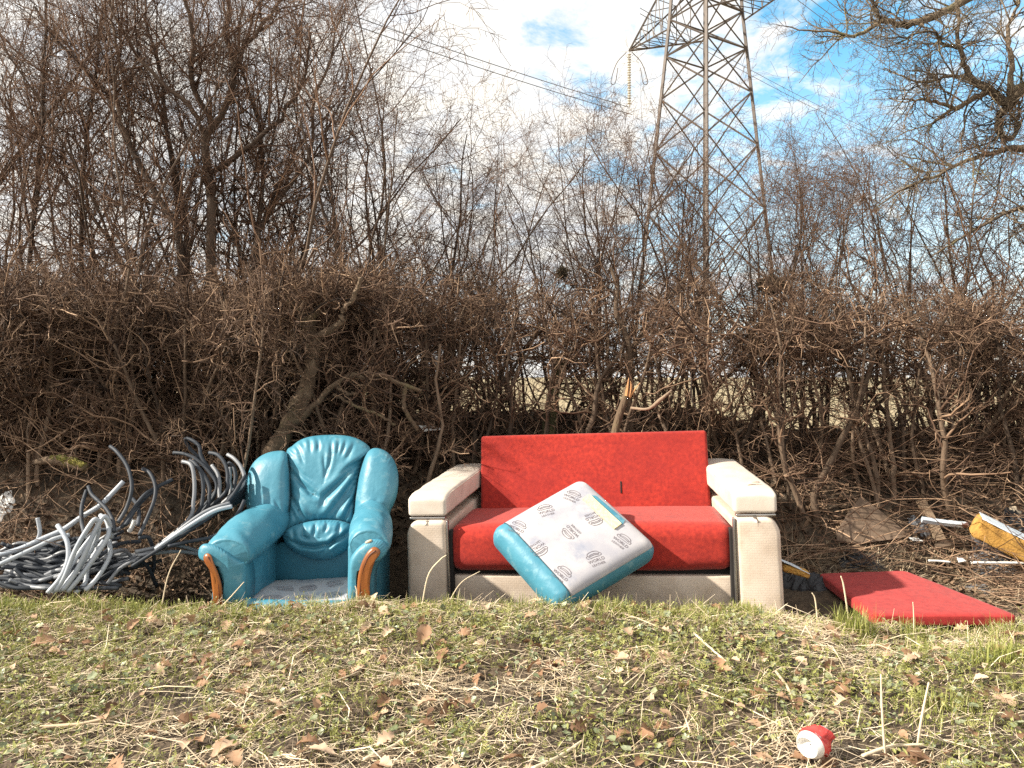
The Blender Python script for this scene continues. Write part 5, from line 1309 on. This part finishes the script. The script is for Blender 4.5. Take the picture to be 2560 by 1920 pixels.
# mossy log
lg = line3([(88, 1156), (130, 1150), (175, 1158), (216, 1170)], [4.95, 4.9, 4.9, 4.88])
root = thing('mossy_log', 'short log under bright yellow-green moss above the cables', 'log', lg.mean(0) - [0, 0, 0.03])
V, Q = rod(lg, (0.020, 0.030, 0.034, 0.026), 22, 10); add('wood', V, Q, M['gnarled_bark'], root, rnd=np.full(len(V), 0.7))
V, Q = rod(lg[1:] + [0.0, -0.004, 0.014], (0.020, 0.032, 0.030, 0.018), 22, 12); V += np.random.default_rng(5).normal(0, 0.004, V.shape); add('moss', V, Q, M['moss'], root)

# crushed can in the foreground grass
def can():
    c = P(2018, 1868, 2.36)
    gz = float(ground_z(c[0], c[1]))
    c[2] = max(c[2], gz + 0.040)
    root = thing('crushed_can', 'crushed red and white drinks can with its dished base showing', 'can', (c[0], c[1], gz))
    ax = norm(np.array([0.80, 0.62, 0.10])); e1 = norm(np.cross(ax, [0, 0, 1.0])); e2 = np.cross(e1, ax)
    S = 40; a = np.linspace(0, 2 * math.pi, S, endpoint=False)
    def ring(x, r, wob=0.0, seed=0):
        rr = r * (1 + wob * np.sin(3 * a + seed) + wob * 0.7 * np.sin(5 * a + 2 * seed) + wob * 0.5 * np.sin(9 * a + seed * 3))
        return c + ax * (x + 0.25 * wob * 0.05 * np.sin(4 * a + seed))[:, None] + e1 * (rr * np.cos(a))[:, None] + e2 * (rr * 0.92 * np.sin(a))[:, None]
    def loft(rings):
        V = np.concatenate(rings); m = len(rings)
        k = (np.arange(m - 1)[:, None] * S + np.arange(S)[None]).ravel(); k2 = (np.arange(m - 1)[:, None] * S + ((np.arange(S) + 1) % S)[None]).ravel()
        return V, [np.stack([k, k2, k2 + S, k + S], 1)]
    z = np.zeros(S)
    base = [ring(z + x, r) for x, r in ((0.016, 0.002), (0.015, 0.012), (0.011, 0.020), (0.004, 0.0255), (-0.002, 0.0270), (-0.003, 0.0285), (0.000, 0.0305), (0.006, 0.0345), (0.014, 0.0375), (0.018, 0.0382))]
    base, body_s = base, 1.22
    V, Q = loft(base); V = c + (V - c) * body_s; add('base', V, Q, M['can_metal'], root)
    body = [ring(z + x, r, w, s) for x, r, w, s in ((0.018, 0.0382, 0.0, 0), (0.024, 0.0385, 0.05, 1), (0.031, 0.035, 0.17, 1.6), (0.038, 0.032, 0.25, 2.4), (0.046, 0.037, 0.17, 3.3), (0.054, 0.031, 0.26, 4.1), (0.063, 0.036, 0.18, 5.2), (0.072, 0.032, 0.16, 6.0), (0.079, 0.027, 0.05, 6.5))]
    V, Q = loft(body); V = c + (V - c) * body_s; add('body', V, Q, M['can_red'], root)
    lid = [ring(z + x, r) for x, r in ((0.079, 0.027), (0.082, 0.027), (0.0805, 0.024), (0.0805, 0.002))]
    V, Q = loft(lid); V = c + (V - c) * body_s; add('lid', V, Q, M['can_metal'], root)
can()

# ------------------------------------------------------------------ verge: straw, leaves, grass
def stamp(T, polys, pos, rot, sc, rngv):
    """template verts T (n,3) stamped at N places with rotation matrices (N,3,3)"""
    N = len(pos); n = len(T)
    V = np.einsum('nij,kj->nki', rot, T) * np.asarray(sc)[:, None, None] + pos[:, None, :]
    off = (np.arange(N) * n)[:, None, None]
    return V.reshape(-1, 3), [(np.asarray(p)[None] + off).reshape(-1, np.asarray(p).shape[1]) for p in polys], np.repeat(rngv, n)
def rotmats(az, tilt, roll):
    ca, sa = np.cos(az), np.sin(az); ct, st = np.cos(tilt), np.sin(tilt); cr_, sr_ = np.cos(roll), np.sin(roll); z = np.zeros_like(az); o = z + 1
    Rz = np.stack([ca, -sa, z, sa, ca, z, z, z, o], -1).reshape(-1, 3, 3); Ry = np.stack([ct, z, -st, z, o, z, st, z, ct], -1).reshape(-1, 3, 3); Rx = np.stack([o, z, z, z, cr_, -sr_, z, sr_, cr_], -1).reshape(-1, 3, 3)
    return Rz @ Ry @ Rx
def verge_points(n, rg, y0=1.95, y1=4.05, margin=0.25):
    y = y0 + (y1 - y0) * rg.random(n * 2) ** 0.8
    x = rg.uniform(-1, 1, n * 2) * (0.70 * y1 + margin)
    k = np.abs(x) < 0.70 * y + margin
    return x[k][:n], y[k][:n]
def under_furniture(x, y):
    ch = (x > -1.75) & (x < -0.62) & (y > 3.93)
    so = (x > -0.66) & (x < 1.55) & (y > 4.22 - 0.146 * (x - 0.445) - 0.02)
    rc = (x > 1.62 + (4.7 - y) * 0.12) & (x < 2.72) & (y > 3.86) & (y < 4.72)
    return ch | so | rc
green_mask = lambda x, y: np.clip((fbm(x * 1.1 + 4.2, y * 1.5 + 1.7, 41, 3) - 0.44) * 5 + 0.30 * np.exp(-((x - 0.35) / 0.7) ** 2 - ((y - 2.4) / 0.4) ** 2) * 4 + 0.8 * np.clip((x - 0.9) / 1.5, 0, 0.6), 0, 1)
rg = np.random.default_rng(71)
# straw: thin bent strips
def straw(n, rg, y0, y1, lr, wr, zr, tilt_s, mask=None):
    x, y = verge_points(n, rg, y0, y1)
    k = ~under_furniture(x, y)
    if mask is not None: k &= rg.random(len(x)) < mask(x, y)
    x, y = x[k], y[k]; m = len(x)
    L = rg.uniform(lr[0], lr[1], m); w = rg.uniform(wr[0], wr[1], m)
    az = rg.normal(0.15, 0.75, m) + (fbm(x * 1.5, y * 1.5, 44, 2) - 0.5) * 3 + np.where(rg.random(m) < 0.3, rg.uniform(0, 3.14, m), 0)
    tl = np.abs(rg.normal(0, tilt_s, m))
    pos = np.stack([x, y, ground_z(x, y) + rg.uniform(zr[0], zr[1], m) * rg.random(m)], 1)
    d = np.stack([np.cos(az) * np.cos(tl), np.sin(az) * np.cos(tl), np.sin(tl)], 1)
    side = norm(np.cross(d, rg.normal(size=(m, 3)) * 0.5 + [0, 0, 1.0]))
    bend = rg.normal(0, 0.10, (m, 1)) * side * L[:, None]
    sag = np.array([0, 0, 1.0]) * (rg.normal(0.03, 0.05, (m, 1)) * L[:, None])
    p0 = pos - d * L[:, None] * 0.4; p2 = pos + d * L[:, None] * 0.6; p1 = (p0 + p2) / 2 + bend + sag
    for p in (p0, p2): p[:, 2] = np.maximum(p[:, 2], ground_z(p[:, 0], p[:, 1]) + 0.002)
    s = side * w[:, None] / 2
    V = np.stack([p0 - s, p0 + s, p1 + s, p1 - s, p2 + s * 0.5, p2 - s * 0.5], 1).reshape(-1, 3)
    o = (np.arange(m) * 6)[:, None]
    Q = np.concatenate([o + [0, 1, 2, 3], o + [3, 2, 4, 5]])
    return V, [Q], np.repeat(np.clip(rg.beta(2.2, 1.6, m), 0, 1), 6)
def stuff(name, sets, mat, label, cat, smooth=False):
    V, Q = join([(a, b) for a, b, c in sets]); o = add(name, V, Q, mat, smooth=smooth, rnd=np.concatenate([c for a, b, c in sets]))
    tag(o, label, cat, kind='stuff'); return o
clumpy = lambda x, y: np.clip((fbm(x * 6.5 + 3, y * 6.5 + 8, 51, 3) - 0.36) * 4.5, 0.22, 1)
dry = lambda x, y: (1 - 0.6 * green_mask(x, y)) * clumpy(x, y)
stuff('dry_straw', [straw(56000, rg, 1.95, 4.1, (0.04, 0.16), (0.0013, 0.0034), (0.0, 0.035), 0.16, dry),
                    straw(3400, rg, 1.95, 4.1, (0.12, 0.30), (0.0018, 0.0042), (0.005, 0.05), 0.20, dry),
                    straw(1800, rg, 1.95, 4.05, (0.05, 0.14), (0.0016, 0.0032), (0.0, 0.02), 0.95), straw(1500, rg, 3.5, 3.95, (0.06, 0.20), (0.0016, 0.0032), (0.0, 0.02), 0.75)], M['straw'], 'pale dry straw matted over the whole foreground verge', 'straw')
# round ground-ivy leaves, small ragged leaves and cut-leaved plants
def leaf_round():
    a = np.linspace(0, 2 * math.pi, 9, endpoint=False); r = 0.5 * (1 + 0.10 * np.cos(4.5 * a)); r[0] *= 0.55
    V = np.concatenate([[[0, 0, -0.06]], np.stack([r * np.cos(a), r * np.sin(a), 0.05 * np.cos(2 * a)], 1)])
    k = np.arange(9); return V, [np.stack([np.zeros(9, int), 1 + k, 1 + (k + 1) % 9], 1)]
def leaf_simple():
    V = np.array([[-0.5, 0, 0], [-0.15, 0.22, 0.05], [0.2, 0.18, 0.04], [0.5, 0, -0.05], [0.2, -0.18, 0.04], [-0.15, -0.22, 0.05], [0, 0, -0.03]])
    return V, [np.array([[6, 0, 1], [6, 1, 2], [6, 2, 3], [6, 3, 4], [6, 4, 5], [6, 5, 0]][::1])]
def leaf_fern():
    parts = []
    for k in range(4):
        x = 0.12 + k * 0.2; s = 0.22 * (1 - k * 0.17)
        for sg in (-1, 1):
            b = np.array([[x, 0, 0], [x + s * 0.25, sg * s * 0.75, 0.02], [x + s * 0.75, sg * s * 1.25, 0.0], [x + s * 0.62, sg * s * 0.5, 0.03]])
            parts.append((b, [np.array([[0, 1, 2, 3]])]))
    parts.append((np.array([[0.86, 0, 0], [0.95, 0.09, 0.01], [1.12, 0, -0.02], [0.95, -0.09, 0.01]]), [np.array([[0, 1, 2, 3]])]))
    parts.append((np.array([[0, -0.012, -0.03], [0, 0.012, -0.03], [0.9, 0.006, 0], [0.9, -0.006, 0]]), [np.array([[0, 1, 2, 3]])]))
    return join(parts)
def leaves(tmpl, n, rg, sc, zr, tilt, mask, y0=1.95, y1=4.05):
    x, y = verge_points(n, rg, y0, y1); k = ~under_furniture(x, y) & (rg.random(len(x)) < mask(x, y)); x, y = x[k], y[k]; m = len(x)
    pos = np.stack([x, y, ground_z(x, y) + 0.006 + rg.uniform(zr[0], zr[1], m)], 1)
    T, Pl_ = tmpl
    return stamp(T, Pl_, pos, rotmats(rg.uniform(0, 6.28, m), rg.normal(tilt[0], tilt[1], m), rg.normal(0, 0.45, m)), rg.uniform(sc[0], sc[1], m), np.clip(rg.normal(0.5, 0.22, m), 0, 1))
gclump = lambda x, y: np.clip((fbm(x * 5.5 + 13, y * 5.5 + 2, 52, 3) - 0.34) * 4.0, 0.18, 1)
gm1 = lambda x, y: gclump(x, y) * (0.13 + 0.80 * green_mask(x, y))
stuff('ground_ivy', [leaves(leaf_round(), 11000, rg, (0.010, 0.026), (0.0, 0.035), (0.1, 0.35), gm1), leaves(leaf_round(), 900, rg, (0.024, 0.040), (0.01, 0.04), (0.15, 0.35), gm1)], M['ivy_green'], 'dull green round-leaved ground ivy spread through the straw', 'ground cover')
stuff('ground_cover', [leaves(leaf_simple(), 24000, rg, (0.010, 0.028), (0.0, 0.04), (0.2, 0.45), gm1), leaves(leaf_fern(), 9000, rg, (0.028, 0.060), (0.0, 0.04), (0.45, 0.4), lambda x, y: green_mask(x, y) ** 1.3)], M['leaf_green'], 'fresh green cut-leaved plants carpeting parts of the verge', 'ground cover')
# grass blades
def blades(x, y, rg, hr, wr, lean_s):
    m = len(x); H = rg.uniform(hr[0], hr[1], m); w = rg.uniform(wr[0], wr[1], m); az = rg.uniform(0, 6.28, m); ln = np.abs(rg.normal(0.25, lean_s, m))
    b = np.stack([x, y, ground_z(x, y) - 0.003], 1); d = np.stack([np.cos(az), np.sin(az), np.zeros(m)], 1); sd = np.stack([-np.sin(az), np.cos(az), np.zeros(m)], 1) * w[:, None] / 2
    up = np.array([0, 0, 1.0])
    def pt(t): return b + up * (H * (t - 0.25 * ln * t * t))[:, None] + d * (H * ln * t ** 2)[:, None]
    V = np.stack([b - sd, b + sd, pt(0.5) + sd * 0.85, pt(0.5) - sd * 0.85, pt(0.8) + sd * 0.5, pt(0.8) - sd * 0.5, pt(1.0)], 1).reshape(-1, 3)
    o = (np.arange(m) * 7)[:, None]
    return V, [np.concatenate([o + [0, 1, 2, 3], o + [3, 2, 4, 5]]), o + np.array([[5, 4, 6]])], np.repeat(np.clip(rg.normal(0.5, 0.25, m), 0, 1), 7)
x, y = verge_points(16000, rg, 1.95, 4.0)
k = ~under_furniture(x, y) & (rg.random(len(x)) < np.clip(0.12 + 0.5 * green_mask(x, y) + 0.5 * np.exp(-((y - 3.8) / 0.16) ** 2), 0, 1))
cxs = rg.uniform(-2.9, 2.9, 46); cys = 3.74 + rg.normal(0, 0.09, 46); cn = rg.integers(25, 80, 46)
ex_ = np.repeat(cxs, cn) + rg.normal(0, 0.05, cn.sum()); ey_ = np.repeat(cys, cn) + rg.normal(0, 0.035, cn.sum()); kk_ = ~under_furniture(ex_, ey_)
stuff('short_grass', [blades(ex_[kk_], ey_[kk_], rg, (0.04, 0.115), (0.0018, 0.0036), 0.45), blades(x[k], y[k], rg, (0.02, 0.065), (0.0018, 0.0036), 0.5)], M['grass'], 'sparse short green grass scattered over the verge', 'grass')
tuft_spots = [(2140, 1560, 3.72, 0.085, 0.19, 260, 'bright grass tuft at the left corner of the red cushion'), (1860, 1540, 3.78, 0.09, 0.10, 240, 'grass tuft in front of the right sofa arm'), (2490, 1660, 3.15, 0.10, 0.15, 230, 'grass tuft right of the middle of the verge near the right edge'),
              (1530, 1530, 3.78, 0.13, 0.09, 240, 'low grass tuft in front of the loose blue cushion'), (1060, 1520, 3.82, 0.10, 0.09, 200, 'low grass tuft in front of the left sofa arm'), (935, 1525, 3.82, 0.07, 0.08, 150, 'small grass tuft at the right front foot of the armchair'),
              (2330, 1610, 3.4, 0.10, 0.08, 140, 'thin grass tuft below the front edge of the red cushion'), (60, 1500, 3.85, 0.12, 0.07, 160, 'low yellowish grass tuft at the left edge below the cables'), (2350, 1760, 2.75, 0.12, 0.08, 180, 'spreading grass tuft right of the crushed can')]
for u, v, Y, sp, h, n, lab in tuft_spots:
    X0 = (u - CU) / F * Y; xx = X0 + rg.normal(0, sp * 0.6, n); yy = Y + rg.normal(0, sp * 0.45, n)
    kf = ~under_furniture(xx, yy); V, Q, rn = blades(xx[kf], yy[kf], rg, (h * 0.4, h), (0.0022, 0.0045), 0.40)
    tr0 = thing('grass_tuft', lab, 'grass', (X0, Y, float(ground_z(X0, Y))), group='grass tufts on the verge')
    o = add('blades', V, Q, M['grass'], tr0, smooth=False, rnd=rn); o['kind'] = 'stuff'
# oak leaves
def oak_leaf_mesh(seed):
    rg_ = np.random.default_rng(seed); n = 9; xs = np.linspace(0, 1, n)
    w = 0.30 * np.sin(np.clip(xs * 0.95 + 0.05, 0, 1) * math.pi) ** 0.7 * (1 + 0.38 * np.cos(xs * 26 + rg_.uniform(0, 3))) + 0.012
    curl = rg_.uniform(0.15, 0.6); twist = rg_.normal(0, 0.5)
    V = []
    for i, x_ in enumerate(xs):
        zc = 0.16 * math.sin(x_ * 3 + rg_.uniform(0, 0.5)) ; tw = twist * (x_ - 0.5)
        for s in (-1, -0.5, 0, 0.5, 1):
            V.append((x_, s * w[i] * math.cos(tw), zc + curl * abs(s) ** 2 * w[i] * 0.9 + s * w[i] * math.sin(tw) + 0.02 * rg_.normal()))
    k = (np.arange(n - 1)[:, None] * 5 + np.arange(4)[None]).ravel()
    V = np.array(V); V[:, 2] -= V[:, 2].min()
    return V, [np.stack([k, k + 5, k + 6, k + 1], 1)]
OAK = [oak_leaf_mesh(k) for k in range(6)]
x, y = verge_points(640, rg, 1.95, 4.0); k = ~under_furniture(x, y); x, y = x[k], y[k]
sets = []
for j in range(6):
    xs, ys = x[j::6], y[j::6]; m = len(xs)
    sets.append(stamp(OAK[j][0], OAK[j][1], np.stack([xs, ys, ground_z(xs, ys) + 0.010 + 0.015 * rg.random(m)], 1), rotmats(rg.uniform(0, 6.28, m), rg.normal(0.1, 0.3, m), rg.normal(0, 0.5, m)), rg.uniform(0.03, 0.075, m), np.clip(rg.normal(0.5, 0.28, m), 0, 1)))
stuff('leaf_litter', sets, M['dead_leaf'], 'small brown dead leaves strewn through the straw', 'dead leaves', True)
big = [(740, 1890, 2.34, 0.10, 0.9, 0.2, 'largest pale curled oak leaf at the bottom edge left of centre'), (530, 1880, 2.38, 0.075, 0.8, 1.1, 'upright pale oak leaf left of the largest one'), (1052, 1640, 3.25, 0.085, 0.55, 2.4, 'pinkish-brown lobed oak leaf in front of the sofa'),
       (1115, 1668, 3.1, 0.065, 0.45, 0.6, 'folded brown oak leaf just right of the pinkish-brown one'), (1680, 1606, 3.4, 0.055, 0.98, 0.9, 'whitish oak leaf standing out in front of the right sofa arm'), (310, 1658, 3.15, 0.05, 0.35, 0.4, 'orange-brown leaf in the left half of the verge'),
       (140, 1625, 3.3, 0.085, 0.5, 0.1, 'wide brown oak leaf near the left edge'), (1210, 1525, 3.75, 0.07, 0.9, 0.6, 'pale crumpled leaf in front of the loose blue cushion'), (1535, 1672, 3.05, 0.065, 0.8, 1.3, 'pale upright oak leaf in the middle of the verge'),
       (870, 1555, 3.65, 0.05, 0.15, 1.2, 'dark upright leaf in front of the armchair front rail'), (2090, 1765, 2.7, 0.055, 0.95, 0.4, 'pale leaf above the crushed can'), (2280, 1715, 2.9, 0.075, 0.3, 0.8, 'dark brown oak leaf between the two upright stalks'),
       (2540, 1760, 2.72, 0.065, 0.7, 0.4, 'pale brown leaf cluster at the right edge'), (2330, 1895, 2.35, 0.08, 0.12, 0.3, 'dark brown oak leaf at the lower right behind the stalks'), (1310, 1880, 2.38, 0.06, 0.4, 0.7, 'brown oak leaf at the bottom edge near the middle'),
       (2095, 1582, 3.55, 0.06, 0.9, 0.5, 'pale leaf just left of the bright grass tuft'), (25, 1610, 3.35, 0.05, 0.45, 1.2, 'orange leaf at the left edge of the verge'), (270, 1885, 2.36, 0.08, 0.5, 0.9, 'long brown leaf at the bottom edge on the left'),
       (1345, 1690, 3.0, 0.055, 0.75, 0.3, 'pinkish leaf lying below the loose blue cushion'), (1590, 1890, 2.36, 0.05, 0.35, 0.2, 'orange-brown leaf at the bottom edge right of centre')]
for i, (u, v, Y, L, tone, tilt, lab) in enumerate(big):
    X0 = (u - CU) / F * Y; V, Q = OAK[i % 6]
    R3 = rotmats(np.array([0.7 * i]), np.array([0.25 * tilt]), np.array([0.3 * ((i % 3) - 1)]))[0]
    Vw = V @ R3.T * L * 1.25; Vw[:, 2] -= Vw[:, 2].min()
    Vw += [X0, Y, float(ground_z(X0, Y)) + 0.022]
    tag(add('oak_leaf', Vw, Q, M['dead_leaf'], rnd=np.full(len(V), tone)), lab, 'leaf', 'large fallen leaves on the verge')
# clods, sticks and stalks one can pick out
stk = [([(2216, 1935), (2206, 1790), (2202, 1686)], 2.42, 0.0042, 'left of the two tall dry stalks standing beside the can'), ([(2282, 1930), (2305, 1790), (2322, 1706)], 2.45, 0.0046, 'right of the two tall dry stalks standing beside the can'),
       ([(1052, 1505), (1070, 1440), (1100, 1400), (1116, 1388)], 3.85, 0.0045, 'pale bent stalk leaning against the left sofa arm'), ([(1108, 1502), (1150, 1460), (1200, 1428)], 3.85, 0.003, 'thin stalk slanting across the sofa plinth'),
       ([(2128, 1525), (2110, 1470), (2102, 1440)], 3.78, 0.0045, 'pale broken stalk standing in front of the red cushion'), ([(2046, 1522), (2038, 1500), (2030, 1482)], 3.85, 0.004, 'short broken stalk right of the sofa arm'),
       ([(505, 1560), (560, 1510), (610, 1455)], 3.75, 0.0038, 'dry stalk slanting in front of the left chair arm'), ([(400, 1500), (420, 1440), (452, 1375)], 3.9, 0.0038, 'dry stalk slanting up to the left chair arm'),
       ([(890, 1505), (892, 1480), (888, 1465)], 3.85, 0.0045, 'short stalk in front of the right wooden arm facing'), ([(2285, 1560), (2284, 1530), (2282, 1505)], 3.7, 0.003, 'single yellow stalk in front of the red cushion')]
for pts, Y, r, lab in stk:
    p3 = line3(pts, Y); 
    b = p3[0].copy(); b[2] = min(b[2], float(ground_z(b[0], b[1])) - 0.01); p3[0] = b
    V, Q = rod(p3, (r, r * 0.9, r * 0.6), 14, 6); tag(add('dry_stalk', V, Q, M['straw'], rnd=np.full(len(V), 0.75)), lab, 'stalk', 'dry stalks standing in the verge')
fall = [((910, 1900), (1000, 1852), (1070, 1800), 2.45, 0.0065, 'thick weathered stick at the bottom edge left of centre'), ((1060, 1930), (1190, 1860), (1260, 1790), 2.4, 0.005, 'thin straight twig slanting up from the bottom edge'), ((1330, 1920), (1400, 1885), (1458, 1842), 2.42, 0.006, 'brown twig at the bottom edge in the middle'),
        ((100, 1818), (200, 1818), (300, 1808), 2.6, 0.0065, 'pale broken stick lying level in the lower left'), ((1735, 1615), (1790, 1670), (1835, 1700), 3.05, 0.0055, 'pale flat reed stem slanting in the right half'), ((1745, 1740), (1850, 1775), (1990, 1835), 2.6, 0.0028, 'long thin reed stem pointing down at the can'),
        ((2155, 1885), (2230, 1870), (2310, 1868), 2.42, 0.006, 'grey forked stick lying between the two stalks'), ((1940, 1700), (1970, 1740), (1985, 1775), 2.7, 0.006, 'pale short reed piece above the can'), ((1440, 1520), (1560, 1560), (1680, 1600), 3.6, 0.004, 'pale straw stem slanting below the sofa'),
        ((560, 1890), (700, 1780), (900, 1700), 2.7, 0.004, 'long curved straw stem left of centre'), ((1560, 1740), (1640, 1690), (1680, 1640), 2.9, 0.003, 'thin bowed stem in the middle of the verge')]
for a, b, c, Y, r, lab in fall:
    p3 = []
    for (u, v) in (a, b, c):
        y_ = 1.22 * F / (v - HV); X0 = (u - CU) / F * y_; p3.append([X0, y_, float(ground_z(X0, y_)) + 0.018 + r])
    V, Q = rod(p3, (r, r * 0.95, r * 0.7), 16, 6); V += rg.normal(0, r * 0.06, V.shape)
    tag(add('fallen_stick', V, Q, M['straw'], rnd=np.full(len(V), rg.uniform(0.35, 0.8))), lab, 'stick', 'sticks lying on the verge')

# ------------------------------------------------------------------ bank: leaf litter, fallen twigs, brambles
def bank_points(n, rg, x0=-4.3, x1=4.4, y0=4.05, y1=6.6):
    return rg.uniform(x0, x1, n), rg.uniform(y0, y1, n)
x, y = bank_points(22000, rg); k = ~under_furniture(x, np.minimum(y, 4.72)) | (y > 4.95); x, y = x[k], y[k]; m = len(x)
T, Pq = leaf_simple()
stuff('bank_litter', [stamp(T, Pq, np.stack([x, y, ground_z(x, y) + 0.008 + 0.02 * rg.random(m)], 1), rotmats(rg.uniform(0, 6.28, m), rg.normal(0.1, 0.5, m), rg.normal(0, 0.5, m)), rg.uniform(0.03, 0.07, m), rg.random(m))], M['litter'], 'dark brown leaf litter covering the hedge bank', 'dead leaves')
def twig_litter(n, rg, x0, x1, y0, y1, lr, r, lift, tl_s, K=7, wig=0.16):
    x, y = bank_points(n, rg, x0, x1, y0, y1); k = ~under_furniture(x, y); x, y = x[k], y[k]; m = len(x)
    az = rg.uniform(0, 6.28, m); tl = np.abs(rg.normal(0.12, tl_s, m)); d = np.stack([np.cos(az) * np.cos(tl), np.sin(az) * np.cos(tl), np.sin(tl)], 1)
    L = rg.uniform(lr[0], lr[1], m); pts = np.empty((m, K, 3)); pts[:, 0] = np.stack([x, y, ground_z(x, y) + rg.uniform(0, lift, m)], 1)
    for q in range(1, K):
        d = norm(d + wig * rg.normal(size=(m, 3)) + [0, 0, -0.03]); pts[:, q] = pts[:, q - 1] + d * (L / (K - 1))[:, None]
    pts[:, :, 2] = np.maximum(pts[:, :, 2], ground_z(pts[:, :, 0], pts[:, :, 1]) + 0.003)
    bad = under_furniture(pts[:, :, 0], pts[:, :, 1]).any(1); pts = pts[~bad]; m = len(pts)
    R = rg.uniform(r[0], r[1], m)[:, None] * np.linspace(1, 0.5, K)[None]
    V, Q = tubes(pts, R, 3); return V, Q, np.repeat(np.clip(rg.normal(0.6, 0.25, m), 0, 1), K * 3)
stuff('fallen_twigs', [twig_litter(2000, rg, 1.5, 4.3, 4.15, 5.9, (0.2, 0.8), (0.0018, 0.0045), 0.16, 0.25), twig_litter(3200, rg, -4.3, 1.5, 4.45, 6.0, (0.2, 0.8), (0.0018, 0.0044), 0.25, 0.5)], M['twig'], 'tangle of thin dead twigs and brambles lying on the bank', 'twigs')
s1 = straw(1, rg, 2, 3, (0.05, 0.1), (0.002, 0.003), (0, 0.01), 0.1)
x, y = bank_points(3800, rg, 1.5, 4.2, 4.1, 4.95); k = ~under_furniture(x, y); x, y = x[k], y[k]; m = len(x)
az = rg.normal(0.1, 0.6, m); L = rg.uniform(0.06, 0.22, m); z = ground_z(x, y) + 0.02 * rg.random(m) + 0.006
d = np.stack([np.cos(az), np.sin(az), rg.normal(0, 0.12, m)], 1); p0 = np.stack([x, y, z], 1); p1 = p0 + d * L[:, None]; p1[:, 2] = np.maximum(p1[:, 2], ground_z(p1[:, 0], p1[:, 1]) + 0.004)
sd = norm(np.cross(d, [0, 0, 1.0])) * 0.0016; V = np.stack([p0 - sd, p0 + sd, p1 + sd, p1 - sd], 1).reshape(-1, 3)
kb = ~under_furniture(p1[:, 0], p1[:, 1])
stuff('bank_straw', [(V.reshape(-1, 4, 3)[kb].reshape(-1, 3), [(np.arange(kb.sum()) * 4)[:, None] + np.arange(4)], np.repeat(rg.random(kb.sum()) * 0.6, 4))], M['straw'], 'brownish dead grass lying among the rubbish on the right', 'straw')
